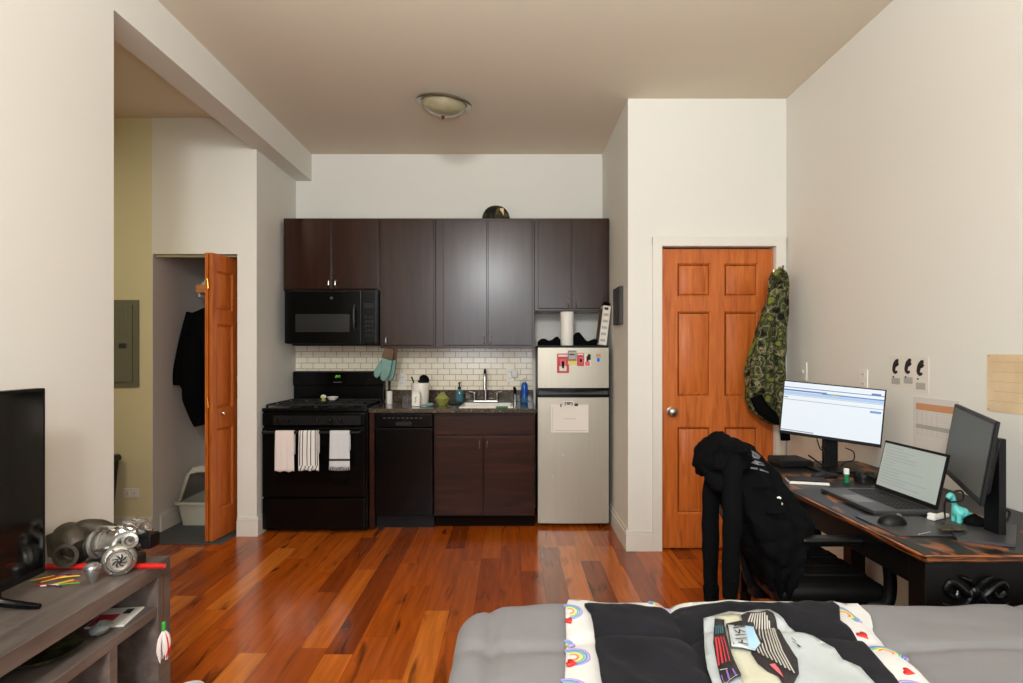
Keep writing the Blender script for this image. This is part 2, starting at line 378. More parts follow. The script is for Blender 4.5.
# rear wall with two windows behind the camera
w = MB(); WZ0, WZ1 = .95, 2.75
for a, b in ((XH, -1.25), (-.12, .12), (1.25, XR)): w.box(a, b, YB-.12, YB, WZ0, WZ1)
w.box(XH, XR, YB-.12, YB, 0, WZ0); w.box(XH, XR, YB-.12, YB, WZ1, CE)
struct('wall_rear', w, M['wall'])
for i, (a, b) in enumerate(((-1.25, -.12), (.12, 1.25))):
    f = MB()
    for q in ((a, a+.05, WZ0, WZ1), (b-.05, b, WZ0, WZ1), (a, b, WZ0, WZ0+.05), (a, b, WZ1-.05, WZ1), (a, b, 1.83, 1.87)): f.box(q[0], q[1], YB-.09, YB-.03, q[2], q[3], .004)
    struct('window_%d' % (i+1), f, M['trim'])
# baseboards
def baseboard(name, segs):
    mb = MB()
    for (x0, y0, x1, y1, nx, ny) in segs:       # wall line plus the side the board stands on
        t = .016
        a = (x0, x1) if nx == 0 else (x0, x0+nx*t); b = (y0, y1) if ny == 0 else (y0, y0+ny*t)
        mb.box(min(a), max(a), min(b), max(b), 0, .115, .002)
        t = .010
        a = (x0, x1) if nx == 0 else (x0, x0+nx*t); b = (y0, y1) if ny == 0 else (y0, y0+ny*t)
        mb.box(min(a), max(a), min(b), max(b), .115, .140, .004)
    return struct(name, mb, M['trim'])
baseboard('baseboard_entry', [(XK-.016, DD, DX0-.065, DD, 0, -1)])
baseboard('baseboard_kitchen', [(XK, DD, XK, DK, -1, 0)])
baseboard('baseboard_left', [(XL, YB, XL, 2.5, 1, 0)])
baseboard('baseboard_right', [(XR, YB, XR, DD, -1, 0)])
baseboard('baseboard_hall', [(XH, DC, CX0, DC, 0, -1), (CX1, DC, XKL+.016, DC, 0, -1), (XKL, DC, XKL, 4.36, 1, 0)])
baseboard('baseboard_closet', [(CX0, DC+.08, CX0, 4.95, 1, 0), (CX0+.016, 4.95, -1.9, 4.95, 0, -1)])
# door casing
c = MB()
c.box(DX0-.066, DX0-.001, DD-.018, DD, 0, DZ+.064, .004); c.box(DX1+.001, DX1+.066, DD-.018, DD, 0, DZ+.064, .004); c.box(DX0-.066, DX1+.066, DD-.0185, DD, DZ+.001, DZ+.066, .004)
c.box(DX0-.001, DX0+.001, DD-.002, DD+.09, 0, DZ)
struct('trim_2', c, M['trim'])

def panel_door(w, h, t, panels):
    """six-panel slab, local: x 0..w, y 0..t (front at y=0), z 0..h"""
    mb = MB(); r = .011
    xs = sorted({0, w} | {p[0] for p in panels} | {p[1] for p in panels}); zs = sorted({0, h} | {p[2] for p in panels} | {p[3] for p in panels})
    mb.box(0, w, r, t, 0, h)
    for i in range(len(xs)-1):
        for j in range(len(zs)-1):
            cx = (xs[i]+xs[i+1])/2; cz = (zs[j]+zs[j+1])/2
            if any(p[0] < cx < p[1] and p[2] < cz < p[3] for p in panels): continue
            mb.box(xs[i], xs[i+1], 0, r+.001, zs[j], zs[j+1])
    for a, b, c_, d in panels:
        g = .012; q = .026
        o = [(a, c_), (b, c_), (b, d), (a, d)]
        def ring(e, y): return [Vector((a+e, y, c_+e)), Vector((b-e, y, c_+e)), Vector((b-e, y, d-e)), Vector((a+e, y, d-e))]
        mb.rings([ring(0, 0), ring(g, r), ring(g+.004, r), ring(g+q, .002)], cap0=False)
    return mb
DW = DX1-DX0-.008; DH = 2.02
k = DW/.756
pn = [(.105*k, .335*k, 1.70, 1.925), (.425*k, .655*k, 1.70, 1.925), (.105*k, .335*k, 1.02, 1.60), (.425*k, .655*k, 1.02, 1.60), (.105*k, .335*k, .23, .82), (.425*k, .655*k, .23, .82)]
mb = panel_door(DW, DH, .04, pn); mb.M = None
for v in mb.v: v.x += DX0+.004; v.y += DD+.022; v.z += .012
d1 = struct('door_1', mb, M['oak'])
KX, KY, KZ = DX0+.068, DD+.022, .935
kn = MB(); kn.lathe([(.032, 0), (.032, .006), (.014, .009), (.012, .03), (.024, .036), (.031, .048), (.029, .062), (.018, .07), (.001, .072)], (KX, KY, KZ), (0, -1, 0), 24)
kn.build('door_knob', M['nickel'], d1)
hg = MB(); 
for z in (.25, 1.05, 1.8): hg.cyl((DX1-.004, DD+.012, z), (DX1-.004, DD+.012, z+.09), .006, n=8)
hg.build('hinge', M['nickel'], d1)
# bifold closet door: two folded leaves
def leaf(x, name, face, root):
    pl = [(.05, .245, .2, .78), (.05, .245, .92, 1.52), (.05, .245, 1.62, 1.9)]
    mb = panel_door(.295, 2.015, .021, pl)
    # local x -> +y (depth), local y(front at 0) -> away from face
    for v in mb.v:
        a, b, c_ = v.x, v.y, v.z
        v.x = x-face*b+(.035 if a > 0 else 0)*0+a*.11; v.y = 4.045+a*.994; v.z = .015+c_
    return mb.build(name, M['oak'], root)
bf = bpy.data.objects.new('door_2', None); COL.objects.link(bf); bf.location = (-2.08, 4.15, 0); bf['kind'] = 'structure'; bf['_w'] = 1
lf = leaf(-2.078, 'door_leaf', 1, bf); lf2 = leaf(-2.131, 'door_leaf', -1, bf)
kb = MB(); kb.lathe([(.006, 0), (.006, .012), (.014, .02), (.013, .028), (.001, .031)], (-2.078+.012, 4.045+.09, .9), (1, 0, 0), 16); kb.build('door_knob', M['chrome'], lf)
hh = MB()
for z in (.3, .95, 1.78): hh.cyl((-2.1045, 4.040, z), (-2.1135, 4.040, z+.07), .005, n=8)
hh.build('hinge', M['brass'], bf)
tr = MB(); tr.box(CX0, CX1, DC+.02, DC+.05, CZ-.02, CZ, 0); struct('trim_3', tr, M['nickel'])

# ------------------------------------------------------------ ceiling light
LC = P(445, 97, 3.88); LC.z = CE
t = thing('ceiling_light', 'round flush ceiling light with nickel rim and alabaster glass bowl, switched off', 'ceiling light', LC)
tilt = Vector((-.10, .10, -1)).normalized()
b = MB(); b.lathe([(.09, 0), (.10, .012), (.15, .02), (.186, .034), (.190, .045), (.182, .05), (.158, .046), (.150, .04)], LC+Vector((0, 0, 0)), tilt, 48); b.build('rim', M['nickel'], t)
b = MB(); b.lathe([(.150, .042), (.148, .05), (.135, .075), (.108, .098), (.07, .114), (.03, .121), (.001, .122)], LC, tilt, 40); b.build('glass_bowl', M['frost'], t)
b = MB(); b.lathe([(.004, .118), (.012, .124), (.014, .132), (.009, .14), (.001, .144)], LC, tilt, 16); b.build('finial', M['nickel'], t)

# ------------------------------------------------------------ kitchen cabinets
UF = 4.61   # upper door face
def shaker(mb, x0, x1, z0, z1, y, fw=.055, th=.02):
    """flat door slab with a fine raised border, front at y"""
    mb.box(x0+.002, x1-.002, y+.0005, y+th, z0+.001, z1-.001, .004)
    return mb
def pull(x, y, z, h, parent, horiz=False):
    mb = MB(); a = h/2
    mb.tube([(x, y, z-a), (x, y-.022, z-a+.004), (x, y-.024, z), (x, y-.022, z+a-.004), (x, y, z+a)], .0045, n=8, sub=5)
    return mb.build('handle', M['nickel'], parent)
def cabinet(name, label, x0, x1, z0, z1, doors, yf, yb, m, group='dark wood wall cabinets over the counter'):
    t = thing(name, label, 'cabinet', ((x0+x1)/2, (yf+yb)/2, z0), group)
    b = MB(); b.box(x0, x1, yf+.021, yb, z0, z1, .0015, seg=1)
    b.build('cabinet_body', m, t)
    for (a, c_, za, zb, hx, hz) in doors:
        d = shaker(MB(), a, c_, za, zb, yf).build('door', m, t)
        if hx is not None: pull(hx, yf, hz, .052, d)
    return t
def ux(px): return (px-511)*UF/F
def uz(py): return H-(py-353)*UF/F
cabinet('wall_cabinet', 'short dark wood wall cabinet with two doors above the black microwave', ux(283), ux(380)-.001, uz(290.5), uz(217.7),
        [(ux(284.5), ux(332), uz(289), uz(220.5), ux(330), uz(283.5)), (ux(332.7), ux(379), uz(289), uz(220.5), ux(336.5), uz(283.5))], UF, DK, M['cab'])
cabinet('wall_cabinet', 'tall single-door dark wood wall cabinet right of the microwave', ux(380), ux(435.7), uz(348), uz(217.7),
        [(ux(383), ux(434), uz(345.5), uz(220.5), ux(387), uz(340.5))], UF, DK, M['cab'])
cabinet('wall_cabinet', 'tall two-door dark wood wall cabinet above the sink, green helmet on top', ux(436), ux(534.7), uz(348), uz(217.7),
        [(ux(443.2), ux(487.6), uz(345.5), uz(220.5), ux(484.5), uz(340.5)), (ux(488.4), ux(533), uz(345.5), uz(220.5), ux(491.5), uz(340.5))], UF, DK, M['cab'])
cabinet('wall_cabinet', 'short two-door dark wood wall cabinet above the refrigerator', ux(535), .787, uz(310.5), uz(217.7),
        [(ux(538.5), ux(572), uz(308.5), uz(220.5), ux(569), uz(303)), (ux(572.8), ux(608.5), uz(308.5), uz(220.5), ux(577), uz(303))], UF, DK, M['cab'])
# base cabinets
BF = 4.365
bx0, bx1 = -.577, .184
t = thing('base_cabinet', 'dark wood sink base cabinet with false drawer front and two doors', 'cabinet', (-.2, 4.7, 0))
b = MB(); b.box(bx0, bx1, BF+.021, BF+.04, .10, .882); b.box(bx0, bx0+.018, BF+.04, DK-.001, .10, .882); b.box(bx1-.018, bx1, BF+.04, DK-.001, .10, .882); b.box(bx0+.018, bx1-.018, BF+.04, DK-.001, .10, .118); b.build('cabinet_body', M['cablow'], t)
b = MB(); b.box(bx0, bx1, BF+.095, BF+.11, 0, .10); b.build('toe_kick', M['cabin'], t)
b = MB(); b.box(bx0+.012, bx1-.01, BF, BF+.02, .715, .862, .002, seg=1); b.build('drawer_front', M['cablow'], t)
xm = (484-511)*BF/F
d = shaker(MB(), bx0+.012, xm-.002, .115, .70, BF).build('door', M['cablow'], t); pull(xm-.028, BF, .64, .06, d)
d = shaker(MB(), xm+.002, bx1-.01, .115, .70, BF).build('door', M['cablow'], t); pull(xm+.028, BF, .64, .06, d)
f = MB(); f.box(-1.062, -1.024, BF, DK-.001, 0, .882, .002, seg=1)
tag(f.build('filler_panel', M['cablow']), 'narrow dark wood filler panel between the range and the dishwasher', 'cabinet panel')
# dishwasher
t = thing('dishwasher', 'narrow black built-in dishwasher under the granite counter', 'dishwasher', (-.8, 4.7, 0))
b = MB(); b.box(-1.020, -.581, BF+.05, DK-.01, .06, .878, .003); b.build('tub_body', M['blackm'], t)
b = MB(); b.box(-1.020, -.581, BF+.06, BF+.075, .0, .10); b.build('kick_plate', M['blackm'], t)
b = MB(); b.box(-1.018, -.583, BF-.012, BF+.05, .105, .765, .006); b.build('door', M['black'], t)
b = MB(); b.box(-1.018, -.583, BF-.016, BF+.05, .772, .876, .006)
pnl = b.build('control_panel', M['black'], t)
b = MB()
for i in range(9): b.box(-.955+i*.034, -.955+i*.034+.02, BF-.019, BF-.0155, .838, .846, .001, seg=1)
b.build('button_row', M['dgrey'], pnl)
b = MB(); b.box(-.86, -.74, BF-.0185, BF-.0155, .785, .815, .002, seg=1); b.build('latch', M['blacks'], pnl)
# countertop with sink cut-out
SX0, SX1, SY0, SY1 = -.375, .005, 4.43, 4.76
b = MB(); y0, z0, z1 = 4.335, .882, .914
b.box(-1.062, SX0, y0, DK-.001, z0, z1, .003, seg=1); b.box(SX1, .196, y0, DK-.001, z0, z1, .003, seg=1)
b.box(SX0-.001, SX1+.001, y0, SY0, z0, z1, .003, seg=1); b.box(SX0-.001, SX1+.001, SY1, DK-.001, z0, z1, .001, seg=1)
b.box(-1.062, .196, DK-.022, DK-.001, z1, z1+.10, .002, seg=1)
ct = b.build('countertop', M['granite']); tag(ct, 'speckled dark granite countertop with upstand behind the sink', 'countertop')
b = MB()
def bowl(e, z): return [Vector((SX0+e, SY0+e, z)), Vector((SX1-e, SY0+e, z)), Vector((SX1-e, SY1-e, z)), Vector((SX0+e, SY1-e, z))]
b.rings([bowl(-.016, .9142), bowl(-.014, .920), bowl(-.002, .9215), bowl(.003, .918), bowl(.006, .72), bowl(.02, .705)], cap0=False)
s_ = b.build('sink', M['ceramic']); tag(s_, 'white sink bowl with slim raised rim set in the granite counter', 'sink')
tile = MB(); tile.box(-1.847, .187, DK-.006, DK+.001, 1.005, 1.41); tile.box(-1.847, -1.063, DK-.006, DK+.001, .60, 1.005)
struct('wall_backsplash', tile, M['tile'])
# faucet
fx = P(486, 400, 4.85).x
t = thing('faucet', 'chrome bridge faucet with tall gooseneck spout and two lever handles', 'faucet', (fx-.0, 4.86, .914))
b = MB(); b.box(fx-.105, fx+.105, 4.845, 4.885, .914, .935, .008); b.build('deck_plate', M['silver'], t)
b = MB(); b.tube([(fx, 4.865, .93), (fx, 4.865, 1.07), (fx, 4.86, 1.15), (fx, 4.82, 1.19), (fx, 4.76, 1.19), (fx, 4.715, 1.155), (fx, 4.705, 1.09)], [.014, .011, .011, .011, .011, .011, .012], n=12); b.cyl((fx, 4.705, 1.03), (fx, 4.705, 1.095), .014, .012); b.build('spout', M['chrome'], t)
for sg in (-1, 1):
    b = MB(); X = fx+sg*.095
    b.cyl((X, 4.865, .93), (X, 4.865, .99), .012, .014); b.ell((X, 4.865, .993), (.016, .016, .010)); b.tube([(X, 4.865, .997), (X+sg*.045, 4.86, 1.004)], [.007, .009], n=8); b.build('lever_handle', M['chrome'], t)
# side sprayer
X = P(515.5, 400, 4.8).x
t = thing('side_sprayer', 'small chrome and black side sprayer standing right of the faucet', 'sprayer', (X, 4.86, .914))
b = MB(); b.lathe([(.018, 0), (.018, .006), (.009, .012), (.009, .06), (.011, .075)], (X, 4.86, .914), n=16); b.build('sprayer_base', M['chrome'], t)
b = MB(); b.tube([(X, 4.86, .985), (X, 4.855, 1.02), (X-.006, 4.84, 1.04)], [.011, .014, .012], n=10); b.build('spray_head', M['blackm'], t)

# ------------------------------------------------------------ fridge
FX0, FX1, FF = .209, .752, 4.43
t = thing('refrigerator', 'stainless top-freezer refrigerator with black sides, paper and photos on doors', 'refrigerator', ((FX0+FX1)/2, 4.7, 0))
b = MB(); b.box(FX0+.004, FX1-.004, FF+.055, DK-.04, .02, 1.372, .006)
for xx in (FX0+.03, FX1-.05):
    for yy in (FF+.08, DK-.12): b.cyl((xx+.01, yy, 0), (xx+.01, yy, .022), .014, n=10)
b.build('fridge_body', M['blackm'], t)
b = MB(); b.box(FX0, FX1, FF+.0, DK-.04, 1.372, 1.388, .005); b.build('top_panel', M['blackm'], t)
def curved_door(z0, z1, nm):
    mb = MB(); n = 12; rings = []
    for i in range(n+1):
        u = i/n; x = FX0+.001+(FX1-FX0-.002)*u; yf = FF+.004-.010*(1-(2*u-1)**2)
        rings.append([(x, yf, z0), (x, yf, z1), (x, FF+.05, z1), (x, FF+.05, z0)])
    rings = [[Vector(p) for p in r] for r in rings]
    mb.rings(rings); return mb.build(nm, M['steel'], t, ang=30)
fd = curved_door(1.064, 1.370, 'freezer_door'); ld = curved_door(.03, .992, 'fridge_door')
def hband(z0, z1, sag, nm, par, up):
    mb = MB(); n = 16; rings = []
    for i in range(n+1):
        u = i/n; x = FX0+.001+(FX1-FX0-.002)*u; yf = FF-.004-.016*(1-(2*u-1)**2); zz = sag*(1-(2*u-1)**2)
        a, c_ = (z0-zz*0, z1+zz*up) if up > 0 else (z0+zz*up, z1)
        rings.append([Vector(q) for q in ((x, yf, a), (x, yf, c_), (x, FF+.05, c_), (x, FF+.05, a))])
    mb.rings(rings); return mb.build(nm, M['black'], par, ang=30)
hband(1.046, 1.064, .012, 'door_grip', fd, -1); hband(.992, 1.012, .004, 'door_grip', ld, 1)
b = MB(); b.box(FX0+.006, FX1-.006, FF+.02, FF+.05, 1.00, 1.07); b.build('door_gasket', M['dgrey'], t)
for px, py, r in ((563, 455, .012), (553, 477, .008), (541, 419, .005)):
    p = P(px, py, FF-.002); b = MB(); b.lathe([(r, 0), (r*.7, .002), (.001, .0025)], (p.x, FF-.0045, p.z), (0, -1, 0), 16); b.build('door_dent', M['lgrey'], ld)
# magnets and papers on the fridge
def flat(name, label, cat, px0, py0, px1, py1, D, m, th=.0015, group=None, extra=None, mats=None, bow=0):
    a = P(px0, py0, D); c_ = P(px1, py1, D)
    mb = MB(); mb.box(a.x, c_.x, D-th, D, c_.z, a.z)
    W = c_.x-a.x; Hh = a.z-c_.z
    for (u0, v0, u1, v1, mi) in (extra or []): mb.box(a.x+W*u0, a.x+W*u1, D-th-.0006, D-th, a.z-Hh*v1, a.z-Hh*v0, mi=mi)
    return tag(mb.build(name, [m]+(mats or [])), label, cat, group)
FD = FF-.0062
flat('photo_print', 'tall red photo print on the freezer door, leftmost of the row', 'photo', 557.5, 353.5, 569.5, 373, FD, M['redp'], extra=[(.25, .3, .75, .62, 1), (.2, .65, .8, .9, 2), (.4, .4, .6, .75, 3), (.1, .06, .9, .16, 2)], mats=[M['pinkp'], M['paper'], M['ink']])
flat('photo_print', 'grey photo print overlapping a small yellow card on the freezer door', 'photo', 568.5, 350.5, 577, 364.5, FD-.0022, M['grey'], extra=[(.1, .1, .9, .6, 1), (.2, .25, .8, .32, 2), (0, .75, 1, 1, 3)], mats=[M['paperg'], M['dgrey'], M['yellow']])
flat('photo_print', 'square red photo print in the middle of the freezer door row', 'photo', 577.5, 353, 584.5, 366, FD, M['redp'], extra=[(.3, .3, .8, .8, 1), (.4, .45, .7, .7, 2), (.1, .05, .9, .15, 3)], mats=[M['pinkp'], M['ink'], M['paper']])
flat('photo_print', 'photo print with green and pink figures, rightmost of the freezer row', 'photo', 585, 353.5, 591.5, 366.5, FD, M['paper'], extra=[(.5, .05, .95, .5, 1), (.1, .6, .8, .95, 2), (.3, .2, .6, .6, 3)], mats=[M['camoh'], M['pinkp'], M['ink']])
flat('fridge_magnet', 'small orange and blue square magnet on the freezer door', 'magnet', 596.5, 354, 601, 362, FD+.003, M['lblue'], .004, extra=[(0, 0, 1, .42, 1), (.2, .5, .8, .95, 2)], mats=[M['orange'], M['blue']])
flat('paper_sheet', 'white form sheet held on the lower refrigerator door', 'paper', 551.5, 404.5, 589, 432.5, FD-.001, M['paper'], .001, extra=[(.35, .5, .65, .52, 1), (.1, .92, .95, .935, 1), (.04, .1, .05, .95, 1)], mats=[M['paperg']])
flat('magnet_clip', 'white clip with dark lettering holding the form sheet', 'magnet', 564, 401, 574, 406.5, FD-.0025, M['paper'], .006, extra=[(.1, .2, .9, .35, 1), (.1, .35, .2, .8, 1), (.3, .35, .7, .7, 2), (.8, .35, .9, .8, 1)], mats=[M['ink'], M['grey']])
flat('fridge_magnet', 'tiny black hook-shaped magnet left of the white clip', 'magnet', 560.8, 404, 562, 407, FD-.0025, M['ink'], .004)
flat('fridge_magnet', 'pair of tiny black magnets right of the white clip', 'magnet', 575, 403.5, 578.5, 406, FD-.0025, M['ink'], .004)

# things on the fridge
TZ = 1.388
X = P(567.5, 340, 4.62).x
t = thing('paper_towel_roll', 'upright white paper towel roll standing on the refrigerator', 'paper towels', (X, 4.62, TZ))
b = MB(); b.lathe([(.02, 0), (.052, 0), (.054, .006), (.054, .262), (.052, .268), (.02, .268)], (X, 4.62, TZ), n=28); b.build('towel_roll', M['white'], t)
b = MB(); b.cyl((X, 4.62, TZ), (X, 4.62, TZ+.27), .018, n=16); b.build('cardboard_core', M['brown'], t)
def lump(name, label, cat, px0, px1, prof, D, dep, m, z0=TZ):
    """a slumped soft bag: upper outline prof = heights over evenly spaced stations"""
    mb = MB(); n = 26; rings = []; x0 = P(px0, 340, D).x; x1 = P(px1, 340, D).x
    for i in range(n+1):
        u = i/n; x = x0+(x1-x0)*u; k_ = u*(len(prof)-1); j = min(int(k_), len(prof)-2); h = prof[j]*(1-k_+j)+prof[j+1]*(k_-j)
        e = max(.15, math.sin(PI*u)**.5) ; rr = []
        for a in range(18):
            th = PI*a/17; nz = noise.noise(Vector((x*24, th*2.4, D*3)))*.22
            rr.append(Vector((x, D-math.cos(th)*dep*e*(1+nz), z0+max(h, .006)*math.sin(th)**.7*(1+nz*.7)+.0005)))
        rings.append(rr)
    mb.rings(rings); return tag(mb.build(name, m), label, cat)
lump('cloth_pouch', 'crumpled black cloth bag on the refrigerator left of the paper roll', 'bag', 538, 561, [.03, .05, .055, .05, .038, .045, .065, .07, .05], 4.60, .08, M['fabblk'])
lump('cloth_pouch', 'black cloth bag heaped on the refrigerator right of the paper roll', 'bag', 573.5, 598, [.08, .11, .105, .075, .045, .035, .045, .055, .04], 4.60, .08, M['fabblk'])
b = MB(); A = P(603, 344.5, 4.50); A.z = TZ+.001
b.M = frn(A, (1, .0, .06), (0, 1, 0)); 
b.M = Matrix.Translation(A) @ Matrix.Rotation(math.radians(7), 4, 'Y')
b.box(-.030, .030, 0, .20, .0035, .31, .002, seg=1)
for i in range(5): b.box(-.022, .018, -.0006, .0004, .03+i*.05, .05+i*.05, mi=1)
b.box(-.02, .01, -.0006, .0004, .277, .297, mi=2); b.box(-.0306, -.0296, .02, .18, .02, .29, mi=3)
bx = b.build('carton', [M['paper'], M['paperg'], M['ink'], M['brown']]); tag(bx, 'tall narrow white printed carton leaning at the right end of the refrigerator', 'box')
b = MB(); c_ = b.M; b.M = Matrix.Translation(A+Vector((.038, .06, .308))) @ Matrix.Rotation(math.radians(7), 4, 'Y'); b.ell((0, 0, .016), (.03, .05, .018), n=14, m=8)
tag(b.build('coin_pouch', M['fabblk']), 'small black pouch lying on top of the leaning white carton', 'pouch')
# helmet on the cabinets
hp = P(496.5, 219, 4.78); hz = uz(217.7)
t = thing('combat_helmet', 'camouflage army helmet resting on top of the wall cabinets', 'helmet', (hp.x, 4.78, hz))
b = MB(); rings = []
for i in range(13):
    a = PI/2*i/12; R_ = .118*math.cos(a)**.75 if i < 12 else .001
    rings.append([Vector((hp.x+R_*1.0*math.cos(q), 4.78+R_*1.18*math.sin(q), hz+.004+.128*math.sin(a)-(.0 if i else 0))) for q in [2*PI*k/32 for k in range(32)]])
b.rings(rings); b.build('helmet_shell', M['camoh'], t)
b = MB(); b.torus((hp.x, 4.78, hz+.012), .119, .006, n=32); b.build('rim_band', M['blackm'], t)
b = MB(); b.box(hp.x+.035, hp.x+.065, 4.665, 4.672, hz+.03, hz+.09, .002); b.build('cloth_tab', M['tan'], t)
# plaque on side wall
b = MB(); x1 = XK
for i in range(4):
    ya = 4.06+i*.06; b.box(x1-.028-(i % 2)*.003, x1, ya, ya+.057, 1.535, 1.80, .002, seg=1)
tag(b.build('wall_plaque', M['wicker']), 'dark slatted wood plaque hung on the alcove side wall beside the refrigerator', 'wall plaque')

# ------------------------------------------------------------ range
RX0, RX1, RF = -1.838, -1.066, 4.275
t = thing('gas_range', 'black freestanding gas range with three towels over the oven handle', 'stove', (-1.456, 4.65, 0))
b = MB(); b.box(RX0, RX1, RF+.04, DK-.03, .015, .895, .004)
for xx in (RX0+.05, RX1-.05):
    for yy in (RF+.1, DK-.1): b.cyl((xx, yy, 0), (xx, yy, .02), .018, n=10)
b.build('range_body', M['black'], t)
b = MB(); b.box(RX0, RX1, RF+.005, DK-.05, .895, .916, .008); b.box(RX0, RX1, RF+.01, RF+.03, .912, .922, .004); ctp = b.build('cooktop', M['black'], t)
b = MB(); b.box(RX0+.006, RX1-.006, RF-.002, RF+.05, .79, .893, .01); b.box(RX0+.09, RX1-.04, RF-.005, RF, .80, .868, .003, mi=1); cp = b.build('control_panel', [M['black'], M['blacks']], t)
for i, px in enumerate((277, 288, 318, 331, 341)):
    X = P(px, 420, RF).x; b = MB(); b.lathe([(.021, 0), (.021, .008), (.017, .012), (.015, .028), (.001, .030)], (X, RF-.004, .838), (0, -1, 0), 18); b.box(X-.003, X+.003, RF-.038, RF-.03, .822, .854, .001, seg=1); b.build('knob', M['blackm'], cp)
b = MB(); b.box(RX0+.008, RX1-.008, RF-.006, RF+.045, .268, .782, .008); od = b.build('oven_door', M['black'], t)
b = MB(); b.box(RX0+.12, RX1-.12, RF-.0075, RF-.005, .36, .65, .001, seg=1); b.build('oven_window', M['glassblk'], od)
HZ = .752; HY = RF-.055
b = MB(); b.tube([(RX0+.035, RF-.004, HZ), (RX0+.045, HY+.008, HZ), (RX0+.09, HY, HZ), (RX1-.09, HY, HZ), (RX1-.045, HY+.008, HZ), (RX1-.035, RF-.004, HZ)], .011, n=12, sub=5); b.build('oven_handle', M['blacks'], od)
b = MB(); b.box(RX0+.008, RX1-.008, RF-.004, RF+.045, .03, .258, .008); b.build('storage_drawer', M['black'], t)
b = MB(); b.box(RX0, RX1, DK-.085, DK-.02, .914, 1.178, .014); b.box(RX0, RX1, DK-.10, DK-.08, 1.055, 1.172, .01); bg = b.build('backguard', M['black'], t)
b = MB(); dx = P(338, 380, 4.89).x; b.box(dx-.08, dx+.08, DK-.103, DK-.099, 1.07, 1.16, .002, seg=1); b.box(dx-.035, dx+.035, DK-.105, DK-.102, 1.082, 1.086, mi=1); b.build('display_panel', [M['glassblk'], M['grey']], bg)
b = MB()
def seg7(mb, ch, x, z, w, h, y, mi=0):
    S = {'0': 'abcdef', '1': 'bc', '2': 'abged', '4': 'fgbc', '7': 'abc', '5': 'afgcd', ':': ''}[ch]; tk = w*.2
    R_ = {'a': (0, w, h-tk, h), 'd': (0, w, 0, tk), 'g': (0, w, h/2-tk/2, h/2+tk/2), 'f': (0, tk, h/2, h), 'e': (0, tk, 0, h/2), 'b': (w-tk, w, h/2, h), 'c': (w-tk, w, 0, h/2)}
    for q in S: a, c2, e, f2 = R_[q]; mb.box(x+a, x+c2, y-.001, y, z+e, z+f2, mi=mi)
for i, chh in enumerate('247'): seg7(b, chh, dx-.016+i*.014, 1.122, .010, .02, DK-.1035)
b.build('clock_digits', M['led'], bg)
for gx in (RX0+.02, -1.456+.008):
    b = MB(); gw = .362; gy0, gy1 = RF+.06, DK-.13
    zt = .948
    for yy in (gy0, (gy0+gy1)/2, gy1): b.box(gx, gx+gw, yy-.006, yy+.006, zt-.012, zt, .003, seg=1)
    for xx in (gx, gx+gw/2, gx+gw): b.box(xx-.006, xx+.006, gy0, gy1, zt-.012, zt, .003, seg=1)
    for yy in (gy0+.11, gy1-.11): b.box(gx+.04, gx+gw-.04, yy-.005, yy+.005, zt-.01, zt, .003, seg=1)
    for xx in (gx, gx+gw):
        for yy in (gy0, gy1): b.box(xx-.008, xx+.008, yy-.008, yy+.008, .914, zt-.006, .003, seg=1)
    b.build('burner_grate', M['iron'], t)
for bx_, by_ in ((RX0+.2, RF+.17), (RX0+.2, DK-.24), (RX1-.19, RF+.17), (RX1-.19, DK-.24)):
    b = MB(); b.lathe([(.05, 0), (.05, .006), (.036, .009), (.036, .018), (.001, .02)], (bx_, by_, .915), n=24); b.build('burner', M['iron'], t)
# stove-top clutter
p = PZ(334, 406, .95)
b = MB(); b.lathe([(.001, 0), (.028, 0), (.046, .022), (.048, .026), (.044, .026), (.027, .006), (.001, .005)], (P(333, 403, 4.72).x, 4.72, .9485), n=24)
tag(b.build('ceramic_dish', M['ceramic']), 'small white dish on the back burner of the range', 'dish')
p = P(324, 408, 4.6)
t = thing('kitchen_timer', 'little yellow and white figurine timer standing on the range grate', 'timer', (p.x, 4.60, .9485))
b = MB(); b.lathe([(.018, 0), (.02, .004), (.012, .018), (.001, .02)], (p.x, 4.6, .9485), n=16); b.build('foot', M['citron'], t)
b = MB(); b.ell((p.x, 4.6, .9485+.034), (.022, .018, .018)); b.build('head', M['white'], t)
b = MB(); b.lathe([(.010, 0), (.010, .002), (.001, .003)], (p.x, 4.582, .9485+.034), (0, -1, 0), 12); b.build('dial', M['yellow'], t)

